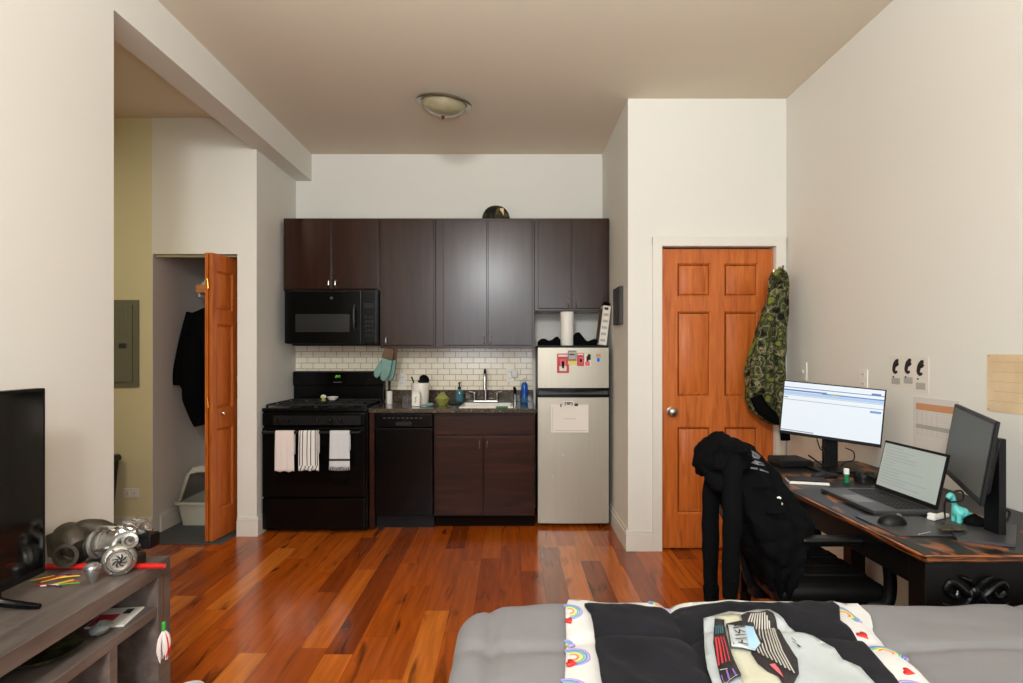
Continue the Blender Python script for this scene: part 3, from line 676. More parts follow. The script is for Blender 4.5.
# towels over the handle
def towel(label, px0, px1, pytop, pybot, m, mats, pattern, fringe=False, seed=0):
    x0 = P(px0, 430, HY).x; x1 = P(px1, 430, HY).x; zb = H-(pybot-353)*HY/F; n = 22; R_ = .0135
    path = [(-1, zb+.10)]
    pts = []
    back = [(HY+R_, zb+.12+(HZ-zb-.12)*i/6) for i in range(7)]
    arc = [(HY+R_*math.cos(a), HZ+R_*math.sin(a)) for a in [PI*i/8 for i in range(1, 8)]]
    front = [(HY-R_-.002*min(1, i/6), HZ-(HZ-zb)*i/16) for i in range(17)]
    path = back+arc+front; mb = MB(); rings = []
    L_ = len(path)
    for i in range(n+1):
        u = i/n; row = []
        for j, (y, z) in enumerate(path):
            f_ = max(0, (j-13)/(L_-13)); fold = .0035*math.sin(u*9+seed)*f_+.004*noise.noise(Vector((u*4+seed, z*6, 1)))*f_
            xx = x0+(x1-x0)*(.5+(u-.5)*(1+.06*f_))+.004*noise.noise(Vector((seed, z*5, 0)))*f_
            row.append(Vector((xx, y-abs(fold), z+(.004*math.sin(u*14+seed) if j == L_-1 else 0))))
        rings.append(row)
    vs = [p for r in rings for p in r]; fs = []; mis = []
    for i in range(n):
        for j in range(L_-1):
            a = i*L_+j; fs.append((a, a+1, a+L_+1, a+L_)); mis.append(pattern(i/n, j/(L_-1)))
    k0 = len(mb.v); mb.add(vs, fs); mb.mi = mis
    o = mb.build('dish_towel', [m]+mats)
    so = o.modifiers.new('thickness', 'SOLIDIFY'); so.thickness = .002; so.offset = 1
    tag(o, label, 'towel')
    if fringe:
        fb = MB()
        for i in range(int(24)):
            u = (i+.5)/24; X = x0+(x1-x0)*(.5+(u-.5)*1.1); fb.cyl((X, HY-R_-.004, zb+.002), (X+random.uniform(-.003, .003), HY-R_-.005, zb-.018-.006*math.sin(u*PI)), .0016, .001, n=5)
        fb.build('fringe', m, o)
    return o
towel('plain pinkish white towel hanging at the left end of the oven handle', 276.5, 295, 431, 471, M['towelp'], [], lambda u, v: 0, seed=1)
towel('white towel with black vertical stripes in the middle of the oven handle', 300, 319.5, 431, 470, M['towelw'], [M['stripe']], lambda u, v: 1 if (int(u*22) in (1, 4, 9, 13, 18, 20) and v < .93) or (v > .9 and int(u*22+v*40) % 4 == 0) else 0, seed=3)
towel('pale grey fringed towel hanging at the right end of the oven handle', 331, 350.5, 431, 467, M['towelg'], [M['stripe']], lambda u, v: 1 if .86 < v < .88 else 0, True, seed=6)

# ------------------------------------------------------------ microwave
MX0, MX1, MF = -1.762, -1.045, 4.52
mz0, mz1 = 1.400, uz(290.5)-.002
t = thing('microwave', 'black over-the-range microwave with curved vertical handle', 'microwave', ((MX0+MX1)/2, 4.7, mz0))
b = MB(); b.box(MX0, MX1, MF+.045, DK-.01, mz0, mz1, .004); b.box(MX0+.03, MX1-.03, MF+.08, DK-.1, mz0-.012, mz0+.002, .003); b.build('microwave_body', M['blackm'], t)
xs = P(362, 320, MF).x
b = MB(); b.box(MX0, xs-.002, MF, MF+.045, mz0+.004, mz1-.001, .006); dr = b.build('door', M['black'], t)
w0, w1 = P(296, 320, MF), P(350, 336, MF)
b = MB(); b.box(w0.x, w1.x, MF-.002, MF+.001, P(0, 332, MF).z, P(0, 314, MF).z, .0008, seg=1); b.build('window', M['mwwin'], dr)
b = MB(); X = P(355.5, 320, MF).x; b.tube([(X, MF, P(0, 305, MF).z), (X, MF-.03, P(0, 309, MF).z), (X, MF-.038, P(0, 317, MF).z), (X, MF-.03, P(0, 326, MF).z), (X, MF, P(0, 330, MF).z)], .007, n=10); b.build('door_handle', M['dgrey'], dr)
b = MB(); pp = P(332, 298, MF); b.lathe([(.012, 0), (.012, .0015), (.001, .002)], (pp.x, MF, pp.z), (0, -1, 0), 20); b.build('round_emblem', M['dgrey'], dr)
b = MB(); b.box(xs, MX1, MF, MF+.045, mz0+.004, mz1-.001, .006); cp = b.build('control_panel', M['black'], t)
b = MB()
for r in range(5):
    for q in range(3): b.box(xs+.025+q*.025, xs+.043+q*.025, MF-.0015, MF+.001, mz0+.06+r*.035, mz0+.08+r*.035, .0005, seg=1)
b.box(xs+.02, MX1-.02, MF-.0015, MF+.001, mz0+.28, mz0+.32, .0005, seg=1); b.build('keypad', M['blackm'], cp)
b = MB()
for i in range(14): b.box(MX0+.03+i*.05, MX0+.07+i*.05, MF+.002-.003, MF+.003, mz1-.016, mz1-.010)
b.build('vent_grille', M['blackm'], dr)

# ------------------------------------------------------------ counter things
CT = .914
def lt(name, label, cat, x, y, parts, z=CT, n=20):
    t = thing(name, label, cat, (x, y, z))
    for nm, prof, m in parts: MB().lathe(prof, (x, y, z), n=n).build(nm, m, t)
    return t
X = P(390, 400, 4.75).x
lt('brush_holder', 'slim white ceramic pot with a black-handled brush beside the range', 'brush holder', X, 4.75,
   [('ceramic_pot', [(.001, 0), (.022, 0), (.024, .004), (.024, .102), (.021, .106), (.012, .106), (.012, .095)], M['ceramic']), ('brush_handle', [(.012, .10), (.014, .115), (.011, .125), (.012, .20), (.015, .235), (.001, .24)], M['blackm'])])
X = P(420.5, 400, 4.66).x
t = lt('utensil_crock', 'tall white ceramic crock holding black cooking utensils', 'utensil crock', X, 4.68, [('crock', [(.001, 0), (.062, 0), (.066, .006), (.073, .17), (.072, .176), (.066, .176), (.058, .012), (.001, .010)], M['ceramic'])])
def utensil(nm, label, pts, r, head):
    b = MB(); b.tube(pts, r, n=8)
    if head: b.ell(*head)
    return tag(b.build(nm, M['blackm']), label, 'utensil')
utensil('spatula', 'black utensil handle leaning left out of the white crock', [(X-.02, 4.68, CT+.03), (X-.045, 4.675, CT+.15), (X-.07, 4.67, CT+.225)], [.005, .005, .007], None)
b = MB(); b.tube([(X-.005, 4.69, CT+.03), (X+.005, 4.69, CT+.12), (X+.02, 4.69, CT+.17)], .005); b.lathe([(.001, .02), (.03, .014), (.04, 0), (.043, 0), (.033, .018), (.001, .026)], (X+.03, 4.69, CT+.20), (.2, .9, .25), 20)
tag(b.build('ladle', M['blackm']), 'black ladle with its round bowl up in the white crock', 'utensil')
b = MB(); b.tube([(X, 4.71, CT+.03), (X+.0, 4.715, CT+.12), (X-.004, 4.715, CT+.18)], .006); b.ell((X-.005, 4.715, CT+.185), (.022, .006, .012))
tag(b.build('serving_spoon', M['blackm']), 'short black spoon at the back of the white crock', 'utensil')
X2 = P(416.5, 405, 4.52).x
t = thing('tea_tin', 'small white tin with a dark mark in front of the utensil crock', 'tin', (X2, 4.53, CT))
b = MB(); b.box(X2-.032, X2+.032, 4.505, 4.565, CT, CT+.105, .008); tt = b.build('tin_body', M['ceramic'], t)
b = MB(); b.box(X2-.028, X2+.028, 4.51, 4.56, CT+.105, CT+.118, .005); b.build('tin_lid', M['white'], t)
b = MB(); b.tube([(X2-.006, 4.5045, CT+.03), (X2+.002, 4.5045, CT+.05), (X2-.003, 4.5045, CT+.066), (X2+.008, 4.5045, CT+.075)], .0022, n=6); b.build('printed_mark', M['ink'], t)
X3 = P(426, 403, 4.56).x
b = MB(); b.tube([(X3-.035, 4.50, CT+.006), (X3+.01, 4.52, CT+.014), (X3+.035, 4.53, CT+.012)], [.005, .006, .012], n=8); b.ell((X3+.038, 4.53, CT+.014), (.03, .018, .0135))
tag(b.build('spoon_rest', M['teal']), 'pale teal spoon rest lying beside the white tin', 'spoon rest')
X4 = P(442.5, 400, 4.6).x
t = lt('citrus_bowl', 'small yellow-green translucent plastic bowl with crinkled lid on the counter', 'bowl', X4, 4.62, [('bowl', [(.001, 0), (.03, 0), (.052, .028), (.06, .052), (.062, .054), (.056, .054), (.046, .03), (.026, .006), (.001, .006)], M['citron'])])
b = MB(); rings = []
for i in range(8):
    a = i/7; R_ = .056*(1-a)+.001
    rings.append([Vector((X4+R_*math.cos(q), 4.62+R_*math.sin(q), CT+.052+.045*math.sin(a*PI/2)*(1+.35*noise.noise(Vector((math.cos(q)*2, math.sin(q)*2, a*3)))))) for q in [2*PI*k/20 for k in range(20)]])
b.rings(rings, cap0=False); b.build('lid', M['citron'], t)
X5 = P(460, 400, 4.85).x
t = lt('soap_dispenser', 'clear bottle of teal hand soap with black pump beside the sink', 'soap bottle', X5, 4.85, [('bottle', [(.001, 0), (.032, 0), (.035, .004), (.035, .085), (.028, .105), (.014, .112), (.014, .122), (.001, .122)], M['clearp'])])
b = MB(); b.lathe([(.015, .118), (.015, .132), (.006, .134), (.006, .162), (.012, .164), (.012, .172), (.001, .173)], (X5, 4.85, CT), n=16); b.tube([(X5, 4.85, CT+.168), (X5+.0, 4.81, CT+.166), (X5, 4.805, CT+.156)], .005, n=8); b.build('pump', M['blackm'], t)
b = MB(); b.box(X5-.022, X5+.022, 4.813, 4.816, CT+.02, CT+.075, .001, seg=1); b.build('bottle_label', M['tealprint'], t)
X6 = P(525, 400, 4.78).x
t = lt('dish_soap_bottle', 'blue dish soap bottle with grey cap at the right end of counter', 'soap bottle', X6, 4.80, [('bottle', [(.001, 0), (.025, 0), (.028, .006), (.028, .05), (.024, .08), (.029, .12), (.026, .155), (.013, .175), (.001, .175)], M['blue']), ('cap', [(.014, .172), (.014, .19), (.008, .194), (.006, .208), (.001, .21)], M['lgrey'])])
b = MB(); b.lathe([(.0283, .012), (.0288, .014), (.0288, .045), (.0283, .047)], (X6, 4.80, CT), n=20); b.build('bottle_label', M['tealprint'], t)
# sponge tray on sink front
b = MB(); X7 = P(503, 408, 4.4).x; b.box(X7-.05, X7+.04, 4.39, 4.425, CT+.0005, CT+.012, .004)
tag(b.build('sponge', M['glue']), 'thin dark green sponge lying on the counter edge before the sink', 'sponge')
# black tray left of sink
b = MB(); X8 = P(457, 406, 4.7).x; b.box(X8-.06, X8+.06, 4.68, 4.80, CT+.0005, CT+.012, .005); b.box(X8-.05, X8+.05, 4.69, 4.79, CT+.012, CT+.014, .002, mi=0)
tag(b.build('drain_tray', M['blackm']), 'flat black tray on the counter left of the sink', 'tray')
# outlets
def outlet(name, label, cat, c, nrm, w=.07, h=.115, kind='outlet', extra=None):
    nrm = Vector(nrm); X = Vector((0, 0, 1)).cross(nrm).normalized(); Z = Vector((0, 0, 1)); Mx = fr(c, X, nrm, Z)
    t = thing(name, label, cat, c)
    b = MB(); b.M = Mx; b.box(-w/2, w/2, -.002, .006, -h/2, h/2, .003); b.build('cover_plate', M['white'], t)
    if kind == 'outlet':
        for dz in (-.025, .025):
            b = MB(); b.M = Mx; b.box(-.017, .017, .005, .008, dz-.014, dz+.014, .004)
            for dx_ in (-.007, .007): b.box(dx_-.001, dx_+.001, .0075, .0085, dz-.005, dz+.006, mi=1)
            b.build('socket', [M['white'], M['ink']], t)
    elif kind == 'switch':
        b = MB(); b.M = Mx; b.box(-.006, .006, .005, .02, -.012, .008, .002); b.build('toggle', M['lgrey'], t)
    elif kind == 'h':
        for dx_ in (-.025, .025):
            b = MB(); b.M = Mx; b.box(dx_-.014, dx_+.014, .005, .008, -.017, .017, .004)
            for q in (-.005, .005): b.box(dx_-.005, dx_+.006, .0075, .0085, q-.001, q+.001, mi=1)
            b.build('socket', [M['white'], M['ink']], t)
    return t
outlet('wall_outlet', 'white outlet plate on the tiles above the utensil crock', 'outlet', (P(402.5, 380, DK).x, DK-.006, P(0, 380, DK).z), (0, -1, 0))
gx = P(512, 374, DK)
t = outlet('wall_outlet', 'white outlet plate on the tiles right of the faucet', 'outlet', (gx.x-.01, DK-.006, gx.z-.01), (0, -1, 0))
b = MB(); b.box(gx.x+.0, gx.x+.055, DK-.05, DK-.0145, gx.z-.03, gx.z+.035, .012); b.box(gx.x+.005, gx.x+.05, DK-.055, DK-.049, gx.z+.0, gx.z+.03, .003, mi=1)
tag(b.build('night_light', [M['ceramic'], M['white']]), 'white plug-in night light in the tile outlet by the faucet', 'night light')
outlet('wall_outlet', 'low wall outlet in the hall right of the dark bin', 'outlet', (P(132, 493, DC).x, DC, P(0, 493, DC).z), (0, -1, 0), w=.115, h=.07, kind='h')
# oven mitts
def mitt(label, dx, dy, rot, sgn):
    base = P(388, 349, 4.58) ; hook = Vector((base.x+dx, 4.585+dy, uz(348)-.004))
    t = thing('oven_mitt', label, 'oven mitt', hook, group=None)
    Mx = Matrix.Translation(hook) @ Matrix.Rotation(rot, 4, 'Y')
    def pad(poly, th, nm, m, extra=0):
        b = MB(); b.M = Mx; n = len(poly); cx = sum(p[0] for p in poly)/n; cz = sum(p[1] for p in poly)/n
        rs = []
        for e, y in ((.82, -th), (.95, -th*.7), (1, 0), (.95, th*.7), (.82, th)):
            rs.append([Vector((cx+(a-cx)*e, y, cz+(c2-cz)*e)) for a, c2 in poly])
        b.rings(rs); return b.build(nm, m, t)
    s = sgn
    pad([(s*a, c2) for a, c2 in ((-.045, 0), (.04, 0), (.045, -.09), (-.05, -.085))], .014, 'cuff', M['brown'])
    pad([(s*a, c2) for a, c2 in ((-.048, -.082), (.046, -.088), (.05, -.15), (.05, -.2), (.038, -.245), (.015, -.265), (-.01, -.26), (-.022, -.235), (-.026, -.2))] + [], .02, 'mitten', M['teal'])
    pad([(s*a, c2) for a, c2 in ((-.045, -.10), (-.015, -.15), (-.022, -.2), (-.028, -.235), (-.05, -.255), (-.075, -.24), (-.082, -.2), (-.066, -.15))], .017, 'thumb', M['teal'])
mitt('teal oven mitt with brown cuff hanging in front below the cabinet', .02, 0, math.radians(14), .98)
mitt('second teal oven mitt, half hidden behind the front mitt', .042, .045, math.radians(8), .7)

# ------------------------------------------------------------ hall and closet
t = thing('breaker_panel', 'grey-green electrical breaker panel set in the hall wall', 'electrical panel', (-2.87, DC, 1.08))
b = MB(); b.box(-3.06, P(140, 0, DC).x, DC-.014, DC+.002, 1.083, 1.715, .003); b.build('panel_frame', M['panelgrey'], t)
b = MB(); b.box(-3.02, P(140, 0, DC).x-.04, DC-.024, DC-.012, 1.12, 1.68, .003)
for i in range(4): b.box(-2.87+i*.03, -2.855+i*.03, DC-.026, DC-.023, 1.44, 1.66, .001, seg=1)
pd = b.build('panel_door', M['panelgrey'], t)
b = MB(); b.box(-2.83, -2.775, DC-.03, DC-.023, 1.365, 1.40, .002, seg=1); b.build('latch', M['dgrey'], pd)
t = thing('trash_bin', 'dark lidded waste bin in the hall behind the left wall edge', 'bin', (-2.88, 4.0, 0))
def taper(x0, x1, y0, y1, z0, z1, e0, bev=.01):
    def r(e, z): 
        q = .03; A0, A1, B0, B1 = x0+e, x1-e, y0+e, y1-e; out = []
        for cx, cy, a0 in ((A1-q, B1-q, 0), (A0+q, B1-q, PI/2), (A0+q, B0+q, PI), (A1-q, B0+q, 3*PI/2)):
            for k in range(5): a = a0+PI/2*k/4; out.append(Vector((cx+q*math.cos(a), cy+q*math.sin(a), z)))
        return out
    return r
r = taper(-3.16, -2.80, 3.85, 4.17, 0, .6, 0)
b = MB(); b.rings([r(.035, 0), r(.0, .575)]); b.build('bin_body', M['blackm'], t)
b = MB(); b.rings([r(-.01, .565), r(-.012, .585), r(-.005, .603), r(.04, .612)]); b.build('bin_lid', M['blacks'], t)
# floor mat in closet
b = MB(); b.box(-2.592, -2.0, 4.03, 4.92, .0, .006, .002, seg=1)
struct_m = b.build('floor_mat', M['matgrey']); tag(struct_m, 'dark grey rubber mat lying on the closet floor under the litter pan', 'mat')
# litter box
t = thing('litter_box', 'taupe litter pan with open hooded front inside the closet', 'litter box', (-2.37, 4.66, .006))
r = taper(-2.565, -2.20, 4.42, 4.88, 0, 0, 0)
b = MB(); b.rings([r(.035, .006), r(.012, .165), r(-.006, .17), r(-.008, .185), r(.004, .19), r(.012, .175), r(.04, .03)], cap1=True); b.build('pan', M['litter'], t)
b = MB(); b.rings([r(.03, .055), r(.028, .075)]); tag(b.build('litter', M['litterin'], t), kind='stuff')
b = MB(); # hood: arch frame front, sides, sloping
hx0, hx1, hy0, hy1 = -2.56, -2.205, 4.425, 4.875
def arch(y, s, top, th=.0):
    return [Vector((hx0+s*.0+th, y, .185+th*0)), Vector((hx0+s*.045+th, y, top-.045)), Vector((hx0+s*.08+th, y, top-.008-th)), Vector((hx0+.13, y, top-th)), Vector((hx1-.13, y, top-th)), Vector((hx1-s*.08-th, y, top-.008-th)), Vector((hx1-s*.045-th, y, top-.045)), Vector((hx1-th, y, .185))]
out = [arch(hy0+.02, 1, .435), arch(hy0+.10, 1, .445), arch(hy1-.06, 1, .44), arch(hy1, 1.3, .41)]
for r_ in out[:1]:
    for p_ in r_: p_.y += (p_.z-.185)*.25
b.rings(out, closed=False, cap0=False, cap1=False)
inn = [arch(hy0+.02, 1, .435, .03)]
for p_ in inn[0]: p_.y += (p_.z-.185)*.25-.001
b.rings([out[0], inn[0]], closed=False)
b.add(out[-1], [tuple(range(8))])
ho = b.build('hood', M['litter'], t); so = ho.modifiers.new('t', 'SOLIDIFY'); so.thickness = .004
# closet shelf and rod
t = thing('closet_shelf', 'wooden closet shelf with hanging rod at head height', 'shelf', (-2.2, 4.75, 1.80))
b = MB(); b.box(-2.45, XKL-.035, 4.52, 4.948, 1.845, 1.863, .002, seg=1); b.box(-2.45, XKL-.035, 4.51, 4.525, 1.80, 1.863, .002, seg=1, mi=0); b.build('shelf_board', M['oakb'], t)
b = MB(); b.cyl((-2.44, 4.62, 1.79), (XKL-.035, 4.62, 1.79), .014, n=14); b.build('hanging_rod', M['chrome'], t)
b = MB(); b.box(-2.45, -2.435, 4.55, 4.948, 1.77, 1.845, .002, seg=1); b.build('bracket', M['white'], t)
b = MB(); b.box(-2.43, -2.22, 4.56, 4.80, 1.8635, 1.885, .004); b.box(-2.42, -2.23, 4.57, 4.79, 1.885, 1.905, .008)
tag(b.build('folded_linen', M['white']), 'folded white linen on the front of the closet shelf', 'linen')
b = MB(); b.lathe([(.001, 0), (.05, 0), (.052, .01), (.048, .15), (.02, .18), (.001, .185)], (-2.27, 4.86, 1.8635), n=16)
tag(b.build('detergent_bottle', M['blue']), 'blue bottle at the back of the closet shelf', 'bottle')

def garment(rows, n=36, amp=.012, seed=0, freq=7):
    """rows: (center, half-vector A, half-vector B). closed rings with fold noise"""
    rings = []
    for i, (c, A, B) in enumerate(rows):
        c = Vector(c); A = Vector(A); B = Vector(B); rr = []
        for k in range(n):
            q = 2*PI*k/n; d = A*math.copysign(abs(math.cos(q))**.8, math.cos(q))+B*math.copysign(abs(math.sin(q))**.8, math.sin(q))
            f_ = 1+amp/.1*noise.noise(Vector((math.cos(q)*freq*.35+seed, math.sin(q)*freq*.35, i*.55)))+amp/.2*math.sin(q*freq+i*.35+seed)
            rr.append(c+d*f_)
        rings.append(rr)
    return rings
def smooth_rows(rows, sub=3):
    out = []; m = len(rows)
    for i in range(m-1):
        for k in range(sub):
            t_ = k/sub; r4 = [rows[max(i-1, 0)], rows[i], rows[i+1], rows[min(i+2, m-1)]]; row = []
            for j in range(3):
                p0, p1, p2, p3 = [Vector(r[j]) for r in r4]
                row.append(.5*((2*p1)+(p2-p0)*t_+(2*p0-5*p1+4*p2-p3)*t_*t_+(3*p1-p0-3*p2+p3)*t_**3))
            out.append(row)
    out.append([Vector(q) for q in rows[-1]]); return out
# black coat in the closet
t = thing('black_jacket', 'black jacket hanging from the closet rod beside the folded door', 'jacket', (-2.36, 4.62, .9))
cx = -2.385
b = MB(); rows = []
for z, w_, dp, ox in ((1.70, .05, .05, .02), (1.665, .10, .08, .01), (1.62, .17, .11, 0), (1.5, .20, .13, -.005), (1.35, .205, .14, -.01), (1.2, .21, .14, -.015), (1.08, .205, .14, -.01), (1.0, .19, .13, .01), (.96, .15, .10, .04)):
    rows.append(((cx+ox, 4.62, z), (w_*1.0, 0, 0), (0, dp, 0)))
b.rings(garment(smooth_rows(rows), amp=.008, seed=2)); b.build('jacket_body', M['fabblk'], t)
b = MB(); b.tube([(cx-.10, 4.56, 1.64), (cx-.135, 4.53, 1.42), (cx-.165, 4.51, 1.2), (cx-.17, 4.5, 1.08)], [.06, .065, .066, .058], n=16, flat=.8); b.build('sleeve', M['fabblk'], t)
b = MB(); b.tube([(cx-.06, 4.5, 1.45), (cx-.05, 4.46, 1.2), (cx-.045, 4.46, .98), (cx-.01, 4.47, .77)], [.07, .08, .085, .04], n=16, flat=.8); b.build('sleeve', M['fabblk'], t)
b = MB(); b.tube([(cx, 4.62, 1.70), (cx, 4.62, 1.755), (cx+.006, 4.62, 1.775), (cx+.02, 4.62, 1.79), (cx+.015, 4.62, 1.808), (cx, 4.62, 1.811), (cx-.016, 4.62, 1.80)], .0025, n=6); b.build('hanger_hook', M['chrome'], t)

# ------------------------------------------------------------ camouflage jacket by the door
def cj(px, py, D=3.74): return P(px, py, D)
t = thing('camouflage_jacket', 'green camouflage jacket hanging on a hook at the right edge of the door', 'jacket', cj(780, 440))
prof = [(779, 272, 6, .03), (779, 277, 8.5, .045), (779, 290, 9, .05), (778, 302, 10, .06), (775, 315, 12.5, .07), (771, 335, 14, .075), (767, 355, 17, .08), (765, 375, 18, .08), (766, 395, 18.5, .08), (769, 408, 18, .075), (774, 418, 14, .07), (778, 424, 9, .05)]
b = MB(); rows = []
for px, py, hw, dp in prof:
    c_ = cj(px, py, 3.78 if True else 0); rows.append((c_, (hw*3.78/F, 0, 0), (0, dp, 0)))
b.rings(garment(smooth_rows(rows), n=48, amp=.012, seed=5, freq=9)); jb = b.build('jacket_body', M['camo'], t)
b = MB(); b.tube([cj(782, 285, 3.71), cj(781, 320, 3.70), cj(780, 360, 3.69), cj(782, 400, 3.69), cj(785, 428, 3.69)], [.035, .04, .043, .042, .036], n=16, flat=.8); s1 = b.build('sleeve', M['camo'], t)
b = MB(); b.tube([cj(785, 427, 3.69), cj(786, 440, 3.69)], [.037, .035], n=16, flat=.8); b.build('cuff', M['fabblk'], s1)
b = MB(); b.tube([cj(776, 290, 3.71), cj(766, 330, 3.69), cj(759, 365, 3.68), cj(759, 392, 3.68)], [.04, .05, .055, .05], n=16, flat=.8); b.build('sleeve', M['camo'], t)
b = MB(); b.tube([cj(757, 396, 3.72), cj(762, 407, 3.71), cj(772, 416, 3.71), cj(781, 421, 3.71)], [.045, .05, .045, .035], n=14, flat=.8); b.build('lining', M['fabblk'], t)
b = MB(); b.torus(cj(781, 276, 3.70), .035, .014, (0.1, -1, .15), n=20); b.build('collar', M['camo'], t)
b = MB(); q = cj(781, 268, 3.87); b.tube([(q.x, 3.882, q.z-.02), (q.x, 3.85, q.z-.02), (q.x, 3.835, q.z), (q.x, 3.83, q.z+.012)], .006, n=8); b.box(q.x-.012, q.x+.012, 3.876, 3.882, q.z-.05, q.z+.01, .002, seg=1)
tag(b.build('coat_hook', M['nickel']), 'small metal hook on the door casing holding the camouflage jacket', 'hook')

# ------------------------------------------------------------ things on the right wall
def wallrect(px0, px1, z0, z1, name, label, cat, m, mats=None, extra=None, th=.0015, group=None, sk=0):
    y0 = XR*F/(px0-511); y1 = XR*F/(px1-511)      # y0 far, y1 near
    mb = MB(); mb.box(XR-th, XR, y1, y0, z0, z1); W = y0-y1; hh = z1-z0
    for (u0, v0, u1, v1, mi) in (extra or []): mb.box(XR-th-.0006, XR-th, y0-W*u1, y0-W*u0, z1-hh*v1, z1-hh*v0, mi=mi)
    return mb, tag(mb.build(name, [m]+(mats or [])), label, cat, group)
labs = ('far left of the three white sheets with a dark curled shape drawn on them', 'middle of the three white sheets with a dark curled shape drawn on them', 'right one of the three white sheets with a dark curled shape, hung slightly lower')
for i, (a, c_, z0, z1) in enumerate(((889.5, 903.5, 1.165, 1.315), (902.5, 915.5, 1.172, 1.318), (913.5, 929.5, 1.150, 1.312))):
    y0 = XR*F/(a-511); y1 = XR*F/(c_-511); mb = MB(); th = .0006+.0004*i
    mb.box(XR-th, XR-.0, y1, y0, z0, z1); cy = (y0+y1)/2; xx = XR-th
    def g(u, v): return (xx, cy-u, z1-.078+v)
    mb.tube([g(.020, .058), g(.008, .054), g(-.004, .042), g(-.012, .026), g(-.014, .010), g(-.004, .0), g(.012, .004)], [.006, .012, .014, .013, .012, .009, .005], n=10, mi=1)
    mb.tube([g(-.006, .030), g(.010, .036), g(.018, .046)], [.006, .007, .008], n=8, mi=1)
    mb.box(xx-.0006, xx, cy+.012, cy+.022, z1-.104, z1-.096, mi=1)
    mb.box(xx-.0005, xx, cy-.03, cy+.03, z0+.015, z0+.045, mi=2)
    for v in mb.v:
        if v.x < XR-th-.0005: v.x = XR-th-.0005
    tag(mb.build('paper_sheet', [M['paper'], M['ink'], M['paperg']]), labs[i], 'paper')
wallrect(914, 960, .86, 1.13, 'paper_sheet', 'large white printed chart with a terracotta band above the laptop', 'paper', M['paperw'], [M['orange'], M['paperg'], M['paper']],
         [(.07, .10, .99, .21, 1)]+[(.07, .24+i*.045, .99, .242+i*.045, 2) for i in range(9)]+[(.1+i*.11, .24, .102+i*.11, .62, 2) for i in range(5)]+[(.07, .45, .9, .52, 2)])
_, tp = wallrect(988, 1034, 1.105, 1.325, 'wall_map', 'tan parchment sheet pinned to the right wall beside the second monitor', 'poster', M['tan'], [M['tanl'], M['brass']],
         [(.05+.1*(i%2), .13+i*.17, .95-.08*(i%3), .134+i*.17, 1) for i in range(5)]+[(.03, .02, .05, .04, 2), (.95, .02, .97, .04, 2), (.03, .95, .05, .97, 2)])
outlet('light_switch', 'white light switch on the right wall beside the camouflage jacket', 'light switch', (XR, XR*F/(805-511), P(0, 371.5, XR*F/(805-511)).z), (-1, 0, 0), kind='switch')
outlet('wall_outlet', 'white outlet plate on the right wall above the lit monitor', 'outlet', (XR, XR*F/(864.5-511), P(0, 379, XR*F/(864.5-511)).z), (-1, 0, 0), h=.10)

# ------------------------------------------------------------ desk
KX0, KX1, KY0, KY1, KT = 1.16, 1.835, 1.63, 3.07, .76
t = thing('writing_desk', 'black antique desk with worn orange-rubbed edges and carved end panel', 'desk', (1.5, 2.35, 0))
b = MB(); b.box(KX0+.012, KX1-.002, KY0+.012, KY1-.01, KT-.02, KT, .002, seg=1); b.build('desktop', M['desk'], t)
b = MB()
b.box(KX0, KX0+.013, KY0, KY1, KT-.012, KT-.001, .003); b.box(KX0, KX1, KY0, KY0+.013, KT-.012, KT-.001, .003); b.box(KX0, KX1, KY1-.013, KY1, KT-.012, KT-.001, .003)
b.box(KX0+.007, KX0+.02, KY0+.007, KY1-.008, KT-.021, KT-.012, .003); b.box(KX0+.007, KX1, KY0+.007, KY0+.02, KT-.021, KT-.012, .003)
b.build('edge_moulding', M['deskedge'], t)
b = MB(); b.box(KX0+.02, KX1-.01, KY0+.02, KY1-.02, KT-.036, KT-.02); b.box(KX0+.03, KX0+.05, KY0+.1, KY1-.06, KT-.115, KT-.034, .003, seg=1); b.box(KX1-.04, KX1-.02, KY0+.03, KY1-.03, KT-.115, KT-.034); b.box(KX0+.03, KX1-.02, KY1-.05, KY1-.03, KT-.115, KT-.034); b.build('apron', M['deskblk'], t)
b = MB(); b.box(KX0+.03, KX1-.02, KY0+.028, KY0+.05, .30, KT-.034, .003, seg=1); ep = b.build('end_panel', M['deskblk'], t)
# carving
b = MB(); ey = KY0+.026
for cx_, sg in ((1.405, 1), (1.62, -1)):
    pass
OC = P(975, 592, ey)
for sg in (-1, 1):
    b.tube([(OC.x+sg*.005, ey, OC.z-.03), (OC.x+sg*.03, ey-.006, OC.z), (OC.x+sg*.07, ey-.006, OC.z+.03), (OC.x+sg*.085, ey-.004, OC.z+.005), (OC.x+sg*.06, ey-.006, OC.z-.012), (OC.x+sg*.05, ey-.004, OC.z+.008)], [.008, .011, .011, .010, .008, .004], n=10)
    b.tube([(OC.x+sg*.01, ey, OC.z+.005), (OC.x+sg*.03, ey-.008, OC.z-.03), (OC.x+sg*.07, ey-.006, OC.z-.04), (OC.x+sg*.095, ey, OC.z-.03)], [.009, .012, .009, .003], n=10)
    b.tube([(OC.x+sg*.0, ey, OC.z+.01), (OC.x+sg*.02, ey-.006, OC.z+.035), (OC.x+sg*.045, ey-.004, OC.z+.045)], [.006, .009, .004], n=8)
b.ell((OC.x, ey-.002, OC.z), (.016, .012, .02)); b.build('carved_ornament', M['black'], ep)
for lx, ly in ((KX0+.022, KY0+.022), (KX0+.022, KY1-.1), (KX1-.09, KY0+.022), (KX1-.09, KY1-.1)):
    b = MB(); b.box(lx, lx+.075, ly, ly+.075, .10, KT-.034, .006); b.lathe([(.03, .0), (.036, .02), (.026, .06), (.036, .10)], (lx+.0375, ly+.0375, 0), n=16); b.build('leg', M['deskblk'], t)
